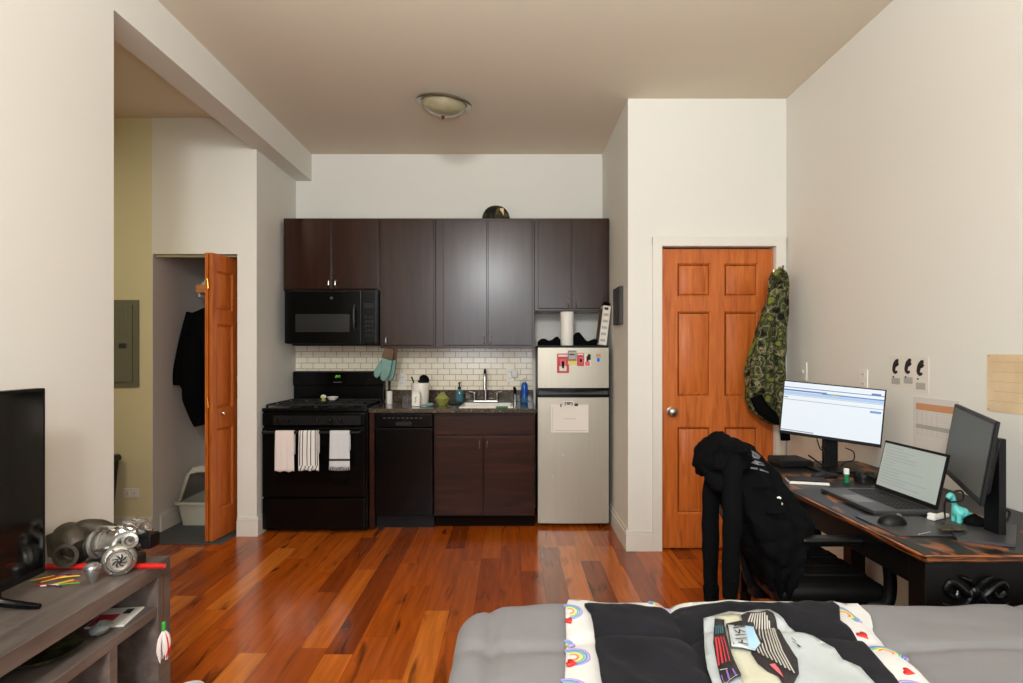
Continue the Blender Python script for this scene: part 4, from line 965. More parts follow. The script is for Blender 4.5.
b = MB(); b.box(1.45, 1.55, KY1-.16, KY1-.11, .0, KT-.1, .004); b.build('centre_leg', M['deskblk'], t)
b = MB(); b.box(KX1-.06, KX1-.04, KY0+.1, KY1-.1, .40, .43, .004); b.build('stretcher', M['deskblk'], t)

# ------------------------------------------------------------ monitors
def monitor(name, label, TL, TR, BL, mfront, pattern=None, bez=.008, chin=.018, th=.035, mats=None):
    TL, TR, BL = Vector(TL), Vector(TR), Vector(BL); X = TR-TL; W = X.length; X.normalize(); U = TL-BL; U = (U-X*U.dot(X)); Hh = U.length; U.normalize(); Nn = U.cross(X).normalized()  # away from the viewer
    return TL+X*W/2-U*Hh/2, X, U, Nn, W, Hh
def monitor_build(name, label, TL, TR, BL, mats, strips, bez, chin, th, stand, cat='monitor'):
    C_, X, U, Bk, W, Hh = monitor(name, label, TL, TR, BL, None)
    t = thing(name, label, cat, stand['base'])
    Mx = fr(C_, X, Bk, U)   # local x right, y back, z up
    b = MB(); b.M = Mx; b.box(-W/2, W/2, 0, .012, -Hh/2, Hh/2, .002, seg=1); b.box(-W/2+.03, W/2-.03, .01, th, -Hh/2+.03, Hh/2-.05, .012); b.build('casing', M['blackm'], t)
    b = MB(); b.M = Mx; w2, h0, h1 = W/2-bez, -Hh/2+chin, Hh/2-bez; b.box(-w2, w2, -.001, .002, h0, h1)
    for (u0, v0, u1, v1, mi) in strips: b.box(-w2+2*w2*u0, -w2+2*w2*u1, -.0016, -.0009, h1-(h1-h0)*v1, h1-(h1-h0)*v0, mi=mi)
    b.build('screen', mats, t)
    return t, Mx, W, Hh, Bk
TLm = P(784.5, 380, 2.95); TRm = P(887, 390, 2.68); BLm = P(781.5, 433, 2.95)
bs = PZ(838, 466, KT+.002); bs = Vector((1.60, 2.86, KT))
st_ = [(0, .10, 1, .115, 1), (0, .15, .45, .18, 2), (.4, .17, 1, .19, 2), (.88, .07, .97, .10, 1), (.5, .155, .57, .195, 4), (0, .26, 1, .268, 3), (0, .35, 1, .36, 3), (0, .30, .05, .32, 3), (.88, .40, .985, .44, 5), (0, .19, 1, .25, 6), (.0, .965, .35, .985, 3)]
t, Mx, W_, H_, Bk = monitor_build('computer_monitor', 'lit monitor showing a white web page, at the far end of the desk', TLm, TRm, BLm,
    [M['scrw'], M['scrb'], M['scrb'], M['scrg'], M['scry'], M['scrbtn'], M['scrlb']], st_, .005, .016, .04, dict(base=bs))
cm = (Vector(TLm)+Vector(TRm))/2
sp = Mx @ Vector((0, .045, 0))
b = MB(); b.box(sp.x-.035, sp.x+.035, sp.y+.005, sp.y+.03, KT+.008, sp.z-.03, .005); b.build('stand_column', M['blackm'], t)
b = MB(); b.M = Mx; b.box(-.05, .05, .03, .06, -.06, .04, .006); b.build('mount_head', M['blackm'], t)
b = MB(); b.box(sp.x-.12, sp.x+.09, sp.y-.12, sp.y+.06, KT+.0005, KT+.012, .004); b.build('stand_base', M['blackm'], t)
TL2 = P(955, 404, 2.20); TR2 = P(1000, 421.5, 1.745); BL2 = P(944.5, 472, 2.20)
TL2 = Vector((1.70, 2.22, 1.137)); TR2 = Vector((1.460, 1.745, 1.124)); BL2 = Vector((1.655, 2.215, .875))
t, Mx, W_, H_, Bk = monitor_build('computer_monitor', 'dark grey idle monitor angled at the near end of the desk', TL2, TR2, BL2,
    [M['scrdark']], [], .012, .022, .03, dict(base=(1.52, 1.82, KT)))
b = MB(); b.box(1.508, 1.532, 1.79, 1.85, KT+.006, 1.065, .004); b.build('stand_column', M['blackm'], t)
b = MB(); b.tube([(1.53, 1.85, .99), (1.60, 1.93, .99), Mx @ Vector((.02, .028, 0))], .016, n=10); b.build('support_arm', M['blackm'], t)
pc = [PZ(943, 523, KT), PZ(958, 541.5, KT), PZ(1016, 547.5, KT), Vector((1.66, 1.90, 0))]
b = MB(); b.prism([(p.x, p.y) for p in pc], KT+.0005, KT+.008); b.build('stand_base', M['dgrey'], t)
# laptop
t = thing('laptop', 'open black laptop showing a pale page, between the two monitors', 'laptop', (1.39, 2.2, KT))
LX0, LX1, LY0, LY1 = 1.275, 1.505, 2.035, 2.385
b = MB(); b.box(LX0, LX1, LY0, LY1, KT+.0005, KT+.016, .004); lb = b.build('laptop_base', M['dgrey'], t)
b = MB()
for r in range(6):
    for q in range(15): b.box(LX0+.095+r*.0195, LX0+.095+r*.0195+.016, LY0+.022+q*.0205, LY0+.022+q*.0205+.017, KT+.0158, KT+.0172, .0005, seg=1)
b.build('keyboard', M['blackm'], lb)
b = MB(); b.box(LX0+.015, LX0+.08, LY0+.12, LY0+.23, KT+.0155, KT+.0165); b.build('touchpad', M['grey'], lb)
Mx = fr(Vector((LX1-.01, (LY0+LY1)/2, KT+.018)), Vector((0, -1, 0)), Vector((.975, 0, -.22)).normalized(), Vector((.22, 0, .975)).normalized())
b = MB(); b.M = Mx; b.box(-.173, .173, 0, .008, 0, .200, .003); ls = b.build('lid', M['blackm'], t)
b = MB(); b.M = Mx; b.box(-.165, .165, -.001, .001, .016, .190)
random.seed(3)
for i in range(13):
    b.box(-.15, -.15+random.uniform(.05, .26), -.0014, -.0009, .176-i*.0118, .1775-i*.0118, mi=1)
b.build('screen', [M['scrlap'], M['scrlapt']], ls)
# desk clutter
b = MB(); b.box(1.345, 1.50, 2.88, 3.04, KT+.0005, KT+.036, .006)
for i in range(8): b.box(1.36+i*.019, 1.37+i*.019, 2.878, 2.881, KT+.010, KT+.026)
tag(b.build('router', M['blackm']), 'black router box at the far left corner of the desk', 'router')
p = PZ(806, 480, KT+.01)
b = MB(); b.M = Matrix.Translation((p.x, p.y, KT+.0005)) @ Matrix.Rotation(-.25, 4, 'Z'); b.box(-.075, .085, -.05, .05, 0, .004, .001, seg=1); b.box(-.073, .083, -.048, .05, .004, .012); b.box(-.075, .085, -.05, .05, .012, .016, .001, seg=1, mi=1)
tag(b.build('notebook', [M['paper'], M['blackm']]), 'thin notebook with white page edges lying by the router', 'notebook')
p = PZ(847, 483, KT)
t = thing('glue_stick', 'upright green and white glue stick on the desk before the lit monitor', 'glue stick', (p.x, p.y, KT))
b = MB(); b.lathe([(.010, .0005), (.011, .004), (.011, .04), (.001, .04)], p, n=14); b.build('tube', M['glue'], t)
b = MB(); b.lathe([(.0115, .04), (.0115, .062), (.008, .064), (.001, .064)], p, n=14); b.build('cap', M['white'], t)
# heap behind: cables
def cable(label, pts, r=.003, m='blackm'): return tag(MB().tube(pts, r, n=6, sub=6).build('cable', M[m]), label, 'cable')
cable('thin black cable looping beside the stand of the lit monitor', [P(817, 437, 2.84), P(821, 449, 2.82), P(828, 450, 2.84), (sp.x-.03, sp.y+.036, .86), P(836, 462, 2.90)])
cable('black cable arching right of the stand of the lit monitor', [P(846, 448, 2.86), P(854, 452, 2.85), P(854, 460, 2.84), P(846, 462, 2.83), P(842, 466, 2.80)])
cable('black cable lying from the router to the lit monitor', [(1.50, 2.92, KT+.055), (1.53, 2.84, KT+.02), (1.545, 2.80, KT+.016), (1.50, 2.69, KT+.006), (1.56, 2.66, KT+.005), (1.70, 2.72, KT+.005)], .004)
cable('black cable coiled on the desk behind the laptop', [(1.62, 2.52, KT+.005), (1.70, 2.47, KT+.005), (1.74, 2.54, KT+.006), (1.68, 2.60, KT+.012), (1.60, 2.57, KT+.012), (1.66, 2.48, KT+.018)], .005)
lump('power_brick', 'black power brick among the cables at the foot of the lit monitor', 'power adapter', 855, 875, [.03, .045, .045, .04, .03, .025], 2.58, .04, M['blackm'], KT)
lump('headset_pouch', 'black soft case lying before the stand of the lit monitor', 'case', 812, 838, [.012, .022, .025, .02, .018], 2.66, .035, M['blackm'], KT)
cable('black cable looping under the idle monitor', [P(946, 520, 1.93)+Vector((0, 0, 0)), P(945, 505, 1.95), P(950, 494, 1.97), P(962, 491, 1.95), P(963, 500, 1.92), P(952, 502, 1.90), P(947, 500, 1.90)], .003)
cable('thick black cable curling behind the stand of the idle monitor', [(1.56, 1.86, .93), P(1003, 506, 1.90), P(1010, 512, 1.90), P(1008, 520, 1.90), P(1000, 521, 1.90), (1.58, 1.89, .80), (1.57, 1.93, KT+.016)], .004)
# mousepad, mouse
a = [PZ(859, 512, KT), PZ(903, 532, KT), PZ(928, 531, KT), PZ(925, 521, KT), PZ(884, 511.5, KT)]
mp = MB(); mp.box(1.20, 1.42, 1.80, 2.02, KT+.0005, KT+.004, .001, seg=1, mi=0)
tag(mp.build('mouse_pad', M['dgrey']), 'dark grey mouse pad near the front edge of the desk', 'mouse pad')
mc = PZ(890, 524, KT+.01); mc = Vector((1.27, 1.93, KT+.0045))
t = thing('computer_mouse', 'black computer mouse on the dark mouse pad', 'mouse', mc)
b = MB(); b.ell(mc+Vector((0, 0, .0)), (.046, .030, .030), n=20, m=12, cut=-.01); b.build('mouse_shell', M['blackm'], t)
b = MB(); b.cyl(mc+Vector((.022, -.004, .024)), mc+Vector((.022, .004, .024)), .007, n=14); b.build('scroll_wheel', M['grey'], t)
# remote / pen case
p0 = Vector((1.215, 1.745, KT+.011)); p1 = Vector((1.33, 1.80, KT+.011))
b = MB(); b.tube([p0, p0.lerp(p1, .1), p0.lerp(p1, .9), p1], [.008, .0105, .0105, .008], n=10, sub=3); 
for i in range(5): b.ell(p0.lerp(p1, .2+.1*i)+Vector((0, 0, .0105)), (.003, .003, .001), n=8, m=4, mi=1)
tag(b.build('remote_control', [M['black'], M['lgrey']]), 'small glossy black remote on the worn front corner of the desk', 'remote')
b = MB(); b.M = Matrix.Translation((1.475, 2.0, KT+.0005)) @ Matrix.Rotation(.5, 4, 'Z'); b.box(-.05, .05, -.012, .012, 0, .012, .003); b.box(-.048, -.03, -.012, .012, .012, .022, .003)
tag(b.build('charger_plug', M['white']), 'white charging plug lying by the idle monitor', 'charger')
# scraps on the desk behind
random.seed(12)
b = MB(); b.M = Matrix.Translation((1.40, 1.84, KT+.009)) @ Matrix.Rotation(.3, 4, 'Z')
for i in range(3): b.ell((random.uniform(-.03, .03), random.uniform(-.02, .02), .008), (.03, .018, .008), n=12, m=6)
tag(b.build('candy_wrapper', M['bronze']), 'crumpled brown wrapper on the monitor stand base', 'wrapper')
lump('dark_cloth', 'small black cloth heaped behind the teal dinosaur toy', 'cloth', 966, 986, [.012, .03, .035, .025, .012], 1.90, .03, M['fabblk'], KT+.008)
# teal dinosaur
dp = PZ(956, 522, KT+.009); dp = Vector((1.49, 1.93, KT+.0085))
t = thing('toy_dinosaur', 'small teal long-necked dinosaur toy on the desk by the idle monitor', 'toy', dp)
def D(u, v, w=0): return dp+Vector((u*.8, w, v))
b = MB(); b.tube([D(-.045, .078), D(-.032, .088), D(-.022, .078), D(-.016, .055), D(.0, .034), D(.022, .028), D(.04, .022), D(.055, .03)], [.007, .010, .008, .008, .021, .019, .008, .003], n=12); body = b.build('body', M['tealp'], t)
for u in (-.008, .024):
    for w_ in (-.011, .011): MB().tube([D(u, .03, w_), D(u, .0, w_)], [.008, .0075], n=10).build('leg', M['tealp'], t)

# ------------------------------------------------------------ office chair
t = thing('office_chair', 'black padded office chair with its back draped by a black hoodie', 'office chair', (1.13, 2.22, 0))
sc = Vector((1.13, 2.22, 0))
b = MB(); b.box(.92, 1.315, 2.0, 2.45, .445, .525, .035, seg=4)
for yy in (2.13, 2.225, 2.32): b.box(.95, 1.29, yy-.036, yy+.036, .515, .532, .008)
b.build('seat', M['leather'], t)
b = MB(); b.M = Matrix.Translation((.965, 2.225, .50)) @ Matrix.Rotation(math.radians(-23), 4, 'Y'); b.box(-.035, .03, -.17, .17, .06, .50, .03, seg=4); b.build('backrest', M['leather'], t)
b = MB(); b.box(.92, 1.0, 2.19, 2.26, .40, .445, .006); b.tube([(1.0, 2.225, .43), (.925, 2.225, .44), (.90, 2.225, .52), (.88, 2.225, .62)], .016, n=10); b.build('back_bracket', M['blackm'], t)
b = MB(); b.box(1.0, 1.26, 2.12, 2.33, .40, .447, .006); b.cyl((1.13, 2.225, .07), (1.13, 2.225, .42), .028, n=16); b.cyl((1.13, 2.225, .24), (1.13, 2.225, .41), .036, n=16); b.build('gas_lift', M['blackm'], t)
for yy, s_ in ((1.985, -1), (2.465, 1)):
    b = MB(); b.tube([(1.24, yy+.03*-s_, .455), (1.285, yy, .47), (1.30, yy, .54), (1.285, yy, .63), (1.24, yy, .672), (1.15, yy, .682), (1.0, yy, .680)], [.016, .02, .021, .019, .017, .015, .013], n=12); a_ = b.build('armrest', M['blackm'], t)
    b = MB(); b.box(.99, 1.25, yy-.026, yy+.026, .682, .702, .009, seg=3); b.build('arm_pad', M['leather'], a_)
for k_ in range(5):
    a_ = 2*PI*k_/5+.3; e = Vector((1.13+.29*math.cos(a_), 2.225+.29*math.sin(a_), .085))
    b = MB(); b.tube([(1.13, 2.225, .10), Vector((1.13, 2.225, .10)).lerp(e, .5)+Vector((0, 0, .008)), e], [.028, .022, .016], n=10); lg = b.build('base_arm', M['blackm'], t)
    b = MB(); tx = Vector((-math.sin(a_), math.cos(a_), 0))
    for s_ in (-1, 1): b.cyl(e+tx*s_*.008-Vector((0, 0, .06)), e+tx*s_*.024-Vector((0, 0, .06)), .025, n=16)
    b.cyl(e-Vector((0, 0, .06)), e, .007, n=8); b.build('caster', M['blackm'], lg)
# hoodie over the chair
t = thing('black_hoodie', 'black hooded sweatshirt with grey skull print draped over the office chair back', 'hoodie', (.95, 2.15, .45))
rowpx = [((716, 443), (734, 440), .05), ((706, 450), (752, 444), .12), ((706, 466), (764, 456), .16), ((716, 486), (777, 472), .19), ((726, 504), (791, 490), .205), ((736, 522), (803, 506), .21), ((746, 542), (811, 524), .20), ((756, 562), (807, 547), .18), ((766, 582), (799, 572), .14), ((775, 601), (790, 598), .08)]
rows = []
for L_, R_, dpp in rowpx:
    HD = 2.15-.10*max(0, (L_[1]-480)/120); dpp *= .80; R_ = (R_[0]-3, R_[1])
    a = P(*L_, HD); c_ = P(*R_, HD); m_ = (a+c_)/2; rows.append((m_+Vector((0, .03, 0)), (c_-a)/2, (0, dpp, 0)))
b = MB(); b.rings(garment(smooth_rows(rows, 4), n=84, amp=.013, seed=9, freq=9)); hb_ = b.build('hoodie_body', M['fabblk'], t)
bodyV = [v.copy() for v in b.v]; bodyF = list(b.f)
b = MB(); hc = P(717, 460, 2.08)
rows = [(P(697, 463, 2.10), (.0, 0, .01), (0, .04, 0)), (P(701, 460, 2.1), (.008, 0, .045), (0, .08, 0)), (P(708, 457, 2.1), (.01, 0, .066), (0, .10, 0)), (P(720, 456, 2.1), (.01, 0, .072), (0, .12, 0)), (P(733, 456, 2.1), (.01, 0, .062), (0, .11, 0)), (P(745, 459, 2.1), (.01, 0, .035), (0, .07, 0))]
b.rings(garment(smooth_rows(rows, 4), n=44, amp=.022, seed=4, freq=7)); b.build('hood', M['fabblk'], t)
b = MB(); b.tube([P(708, 470, 2.06), P(717, 481, 2.02), P(728, 484, 1.99), P(738, 477, 1.98)], [.02, .032, .034, .02], n=14); b.build('hood_rim', M['fabblk'], t)
def sleeve(pts, rr, cuff):
    b = MB(); b.tube(pts, rr, n=18, sub=8, flat=.8)
    for v in b.v:
        v.x += .006*noise.noise(v*14); v.y += .006*noise.noise(v*14+Vector((5, 0, 0)))
    s = b.build('sleeve', M['fabblk'], t); b = MB(); b.tube(cuff[0], cuff[1], n=16, flat=.8); b.build('cuff', M['fabblk'], s)
sleeve([P(714, 474, 2.10), P(711, 510, 2.09), P(711, 550, 2.09), P(711.5, 588, 2.09)], [.038, .034, .033, .031], ([P(711.5, 586, 2.09), P(712, 603, 2.09)], [.034, .03]))
sleeve([P(738, 456, 2.02), P(733, 474, 1.98), P(733, 510, 1.95), P(732, 550, 1.95), P(731, 580, 1.95)], [.026, .040, .038, .034, .03], ([P(731, 578, 1.95), P(730.5, 597, 1.95)], [.033, .029]))
bvh = BVHTree.FromPolygons(bodyV, bodyF)
def decal(polys, nm, m, parent, lift=.0015):
    b = MB(); O = Vector((0, 0, H))
    for poly in polys:
        n = 5; pts = [Vector(p) for p in poly]; cx_ = sum((p for p in pts), Vector((0, 0)))/len(pts)
        dens = []
        for i in range(len(pts)):
            a, c2 = pts[i], pts[(i+1) % len(pts)]
            for k_ in range(3): dens.append(a.lerp(c2, k_/3))
        rg = []
        for e in (1, .6, .05):
            r_ = []
            for p in dens:
                q = cx_.lerp(p, e); d_ = (P(q.x, q.y, 2.0)-O).normalized(); hit = bvh.ray_cast(O, d_)
                if hit[0] is None: return
                nn = hit[1] if hit[1].dot(d_) < 0 else -hit[1]
                r_.append(hit[0]+nn*lift)
            rg.append(r_)
        b.rings(rg, cap0=False)
    return b.build(nm, m, parent)
M['print'] = mat('faded_grey_print', (96, 96, 98), .9, var=.3, vscale=60)
decal([[(746, 451), (752, 450.8), (757, 453), (761, 456.5), (759, 459.5), (754, 458), (748, 456.5)], [(750, 459.5), (756, 460.5), (763, 463), (765, 466), (758, 465), (751, 463)]], 'skull_print', M['print'], hb_)
decal([[(751, 467), (758, 468), (758, 469.6), (751, 468.6)], [(760, 468.6), (769, 472), (769, 473.4), (760, 470.2)]], 'print_lettering', M['print'], hb_)
decal([[(777, 497.5), (779.5, 496.5), (781.5, 498), (781, 499.5), (779.5, 498.5), (778, 498.7)]], 'white_logo', M['white'], hb_)
decal([[(781.5, 502.5), (783, 503), (783, 505), (782, 505)]], 'zip_pull', M['lgrey'], hb_)

# ------------------------------------------------------------ bed
BX0, BX1, BY0, BY1, BZ, CR_, ER = -.138, 1.80, -.55, 1.612, .645, .13, .05
def rrdist(x, y):
    """distance inside the rounded rectangle (positive inside)"""
    cx_, cy_ = (BX0+BX1)/2, (BY0+BY1)/2; hx, hy = (BX1-BX0)/2-CR_, (BY1-BY0)/2-CR_
    dx_, dy_ = abs(x-cx_)-hx, abs(y-cy_)-hy
    return CR_-(math.hypot(max(dx_, 0), max(dy_, 0))+min(max(dx_, dy_), 0))
def bedz(x, y):
    w_ = .010*noise.noise(Vector((x*3.2, y*3.2, .3)))+.005*noise.noise(Vector((x*11, y*8, 2.1)))+.004*abs(noise.noise(Vector((x*5+y*9, y*6-x*4, 5))))
    for sx_ in (-.045, .42, .90, 1.38): w_ -= .017*math.exp(-(abs(x-sx_)/.016)**1.3)
    for sy_ in (.2, .78, 1.36): w_ -= .015*math.exp(-(abs(y-sy_)/.016)**1.3)
    d_ = rrdist(x, y); z = BZ+w_
    if d_ < ER:
        q = ER-max(d_, 0); z -= ER-math.sqrt(max(ER*ER-q*q, 0))
    return z
t = thing('bed', 'low upholstered bed under the grey comforter', 'bed', ((BX0+BX1)/2, .5, 0))
b = MB(); b.box(BX0+.06, BX1-.06, BY0+.06, BY1-.06, .14, .36, .02); b.build('bed_base', M['dgrey'], t)
b = MB(); b.box(BX0+.05, BX1-.05, BY0+.05, BY1-.05, .36, .605, .05, seg=4); b.build('mattress', M['white'], t)
for lx in (BX0+.15, BX1-.15):
    for ly in (BY0+.15, BY1-.15): MB().lathe([(.02, 0), (.028, .14)], (lx, ly, 0), n=14).build('leg', M['deskblk'], t)
# comforter
cx_, cy_ = (BX0+BX1)/2, (BY0+BY1)/2
per = []
segs = []
def perim(n=320):
    pts = []; hx, hy = (BX1-BX0)/2-CR_, (BY1-BY0)/2-CR_
    L1, L2, A = 2*hx, 2*hy, PI/2*CR_; tot = 2*(L1+L2)+4*A
    for i in range(n):
        s = tot*i/n
        for (kind, ln, data) in (('l', L1, ((-hx, -hy-CR_), (1, 0), (0, -1))), ('a', A, (hx, -hy, -PI/2)), ('l', L2, ((hx+CR_, -hy), (0, 1), (1, 0))), ('a', A, (hx, hy, 0)), ('l', L1, ((hx, hy+CR_), (-1, 0), (0, 1))), ('a', A, (-hx, hy, PI/2)), ('l', L2, ((-hx-CR_, hy), (0, -1), (-1, 0))), ('a', A, (-hx, -hy, PI))):
            if s <= ln:
                if kind == 'l': p0_, d_, n_ = data; pts.append((cx_+p0_[0]+d_[0]*s, cy_+p0_[1]+d_[1]*s, n_[0], n_[1]))
                else: a_ = data[2]+s/CR_; pts.append((cx_+data[0]+CR_*math.cos(a_), cy_+data[1]+CR_*math.sin(a_), math.cos(a_), math.sin(a_)))
                break
            s -= ln
    return pts
per = perim(); rings = []
for j in range(91):
    f_ = .002+.998*j/90 if j < 90 else 1
    # interior rings scaled about the centre, up to the start of the rounding
    f_ = min(f_, 1)
    r_ = []
    for (x, y, nx, ny) in per:
        ex, ey = x-nx*ER, y-ny*ER
        X_, Y_ = cx_+(ex-cx_)*f_, cy_+(ey-cy_)*f_; r_.append(Vector((X_, Y_, bedz(X_, Y_))))
    rings.append(r_)
for k_ in range(1, 7):
    a_ = PI/2*k_/6; r_ = []
    for (x, y, nx, ny) in per:
        X_, Y_ = x-nx*ER*(1-math.sin(a_)), y-ny*ER*(1-math.sin(a_)); zt = bedz(x-nx*ER, y-ny*ER); r_.append(Vector((X_, Y_, zt-ER*(1-math.cos(a_)))))
    rings.append(r_)
for k_ in range(1, 9):
    z_ = .60-.055*k_; r_ = []
    for i, (x, y, nx, ny) in enumerate(per):
        o_ = (.010*math.sin(i*.33)+.014*noise.noise(Vector((x*5, y*5, z_*2))))*k_/8; r_.append(Vector((x+nx*(o_+.004*k_), y+ny*(o_+.002*k_), z_)))
    rings.append(r_)
b = MB(); b.rings(rings, cap1=False); co = b.build('comforter', M['comf'], ang=80)
tag(co, 'grey quilted comforter spread over the bed in the foreground', 'comforter')

def cloth_poly(pxs, lift, ext=None, step=.02, wig=.0, raw=False, zl=.66):
    pts = [((q.x, q.y)) for q in [PZ(a, c2, zl) for a, c2 in pxs]]
    # densify boundary
    dn = []
    for i in range(len(pts)):
        a = Vector(pts[i]); c2 = Vector(pts[(i+1) % len(pts)]); n = max(1, int((c2-a).length/step))
        for k_ in range(n): dn.append(a.lerp(c2, k_/n))
    xs_ = [p.x for p in dn]; ys_ = [p.y for p in dn]; inner = []
    x = min(xs_)
    def inside(p):
        r = False; j = len(dn)-1
        for i in range(len(dn)):
            if (dn[i].y > p.y) != (dn[j].y > p.y) and p.x < (dn[j].x-dn[i].x)*(p.y-dn[i].y)/(dn[j].y-dn[i].y)+dn[i].x: r = not r
            j = i
        return r
    while x < max(xs_):
        y = min(ys_)
        while y < max(ys_):
            p = Vector((x+random.uniform(-.1, .1)*step, y+random.uniform(-.1, .1)*step))
            if inside(p) and min((p-q).length for q in dn) > step*.45: inner.append(p)
            y += step
        x += step
    nb = len(dn); ov, oe, of, *_ = delaunay_2d_cdt(dn+inner, [(i, (i+1) % nb) for i in range(nb)], [], 1, 1e-6)
    return [Vector((v.x, v.y, 0)) for v in ov], [tuple(f) for f in of]
def wave(x, y): return .010*noise.noise(Vector((x*5, y*5, 7)))+.006*noise.noise(Vector((x*13, y*9, 3)))
def lay(mb, pxs, lift, mi=0, step=.02, soft=True):
    vs, fs = cloth_poly(pxs, lift, step=step, zl=BZ+.008+lift)
    for v in vs: v.z = bedz(v.x, v.y)+lift+(wave(v.x, v.y)+.008)
    mb.add(vs, fs, mi); return mb
white_out = [(565, 950), (565, 683), (567, 640), (566, 612), (569, 602), (580, 600), (600, 602), (640, 604), (700, 603), (760, 602), (832, 601), (845, 600), (858, 604), (870, 613), (876, 630), (887, 640), (894, 646), (900, 657), (920, 672), (934, 684), (1010, 770), (1150, 950)]
def rainbow(mb, cx0, cy0, ax, ay, rot, lift, k0=0, a0=-.2, a1=PI+.2):
    n = 14
    for i in range(5):
        r0, r1 = 1-.16*i, 1-.16*(i+1)+.06
        poly = []
        for q in range(n+1): a_ = a0+(a1-a0)*q/n; poly.append((r1*math.cos(a_), r1*math.sin(a_)))
        outer = []
        for q in range(n+1): a_ = a0+(a1-a0)*q/n; outer.append((r0*math.cos(a_), r0*math.sin(a_)))
        vs = []
        for a_, c2 in outer+poly:
            u = a_*math.cos(rot)-c2*math.sin(rot); w_ = a_*math.sin(rot)+c2*math.cos(rot)
            p = PZ(cx0, cy0, BZ+.008+lift); X_, Y_ = p.x+u*ax, p.y+w_*ax; vs.append(Vector((X_, Y_, bedz(X_, Y_)+lift+wave(X_, Y_)+.008+.0012)))
        mb.add(vs, [(q, q+1, q+n+2, q+n+1) for q in range(n)], 1+i)
def heart(mb, cx0, cy0, s, lift, mi, rot=0):
    p = PZ(cx0, cy0, BZ+.008+lift); vs = []; n = 20
    for q in range(n):
        a_ = 2*PI*q/n; hx_ = 16*math.sin(a_)**3/17; hy_ = (13*math.cos(a_)-5*math.cos(2*a_)-2*math.cos(3*a_)-math.cos(4*a_))/17
        X_ = p.x+s*(hx_*math.cos(rot)-hy_*math.sin(rot)); Y_ = p.y+s*(hx_*math.sin(rot)+hy_*math.cos(rot)); vs.append(Vector((X_, Y_, bedz(X_, Y_)+lift+wave(X_, Y_)+.008+.0012)))
    mb.add(vs, [tuple(range(n))], mi)
random.seed(5)
b = MB(); LW = .006; lay(b, white_out, LW, 0)
rainbow(b, 570, 614, .034, 0, -1.4, LW); rainbow(b, 573, 655, .040, 0, -1.4, LW); rainbow(b, 568, 640, .018, 0, -1.3, LW); rainbow(b, 570, 690, .04, 0, -1.4, LW); rainbow(b, 845, 613, .040, 0, -1.2, LW); rainbow(b, 887, 652, .042, 0, -.7, LW)
rainbow(b, 660, 604.5, .03, 0, 0, LW); rainbow(b, 920, 690, .04, 0, -.7, LW)
heart(b, 569.5, 622, .010, LW, 6, .5); heart(b, 571.5, 663, .013, LW, 6, 1.2); heart(b, 863, 633, .015, LW, 6, .4); heart(b, 908.5, 672, .013, LW, 6, 1.0)
wb = b.build('rainbow_blanket', [M['plush']]+M['rby']+[M['red']], ang=80)
so = wb.modifiers.new('thickness', 'SOLIDIFY'); so.thickness = .006; so.offset = -1
tag(wb, 'white plush blanket with rainbows and red hearts spread on the grey comforter', 'blanket')
char_out = [(640, 950), (615, 760), (602, 683), (598, 655), (595, 634), (591, 614), (585, 608), (597, 605), (626, 605), (647, 608), (666, 608), (676, 605), (709, 606), (750, 605), (780, 604), (811, 600), (833, 601.5), (840, 607), (841, 620), (858, 634), (877, 657), (900, 683), (960, 750), (1100, 950)]
t = thing('throw_blanket', 'charcoal throw with a white patch panel lying across the rainbow blanket', 'blanket', (.6, 1.2, BZ))
LC_ = .017
b = MB(); lay(b, char_out, LC_, 0, step=.012)
for v in b.v: v.z += max(0, .011*(1-abs(noise.noise(Vector((v.x*9+v.y*5, v.y*6, 1))))*2.4)*(.4+max(0, noise.noise(Vector((v.x*3, v.y*3, 8)))))+.003*noise.noise(Vector((v.x*30, v.y*22, 4))))
cb_ = b.build('charcoal_cloth', M['char'], t, ang=80); so = cb_.modifiers.new('thickness', 'SOLIDIFY'); so.thickness = .008; so.offset = -1
LP = .036
def part(pxs, lift, nm, m, parent, step=.02, th=.003):
    b = MB(); lay(b, pxs, lift, 0, step); o = b.build(nm, m, parent, ang=80); so = o.modifiers.new('thickness', 'SOLIDIFY'); so.thickness = th; so.offset = -1; return o
inner_w = [(790, 950), (740, 760), (714, 683), (708, 662), (705, 643), (704, 616), (714, 613.5), (730, 610.5), (744, 611.5), (757, 609), (770, 609), (779, 614), (789, 624), (814, 635), (835, 648), (843, 659), (861, 668), (874, 683), (920, 750), (1020, 950)]
wp = part(inner_w, LP, 'white_panel', M['plushin'], t, .018)
part([(716, 615), (730, 612), (742, 613), (745, 630), (760, 655), (785, 683), (830, 760), (780, 760), (745, 683), (733, 655), (727, 634), (725, 617.5)], LP+.003, 'cream_section', M['cream'], wp)
strip = [(715, 618), (724.6, 619), (726.5, 634), (730, 648.6), (741.6, 673), (724, 676.5), (719, 661), (714, 642.5)]
sp_ = part(strip, LP+.008, 'printed_strip', M['ink'], wp, .012)
def stroke(mb, a, c2, w_, lift, mi=0):
    p = PZ(*a, BZ+.008+lift); q = PZ(*c2, BZ+.008+lift); d_ = (q-p); d_.z = 0; nrm = Vector((-d_.y, d_.x, 0)).normalized()*w_/2; n = 4; vs = []
    for i in range(n+1):
        c0 = p.lerp(q, i/n)
        for s in (-1, 1):
            X_, Y_ = (c0+nrm*s).x, (c0+nrm*s).y; vs.append(Vector((X_, Y_, bedz(X_, Y_)+wave(X_, Y_)+.008+lift)))
    mb.add(vs, [(2*i, 2*i+1, 2*i+3, 2*i+2) for i in range(n)], mi)
b = MB(); LT = LP+.0145
for i in range(4): stroke(b, (716.3+i*2, 620), (716.6+i*2.2, 632.5), .0022, LT, 1)
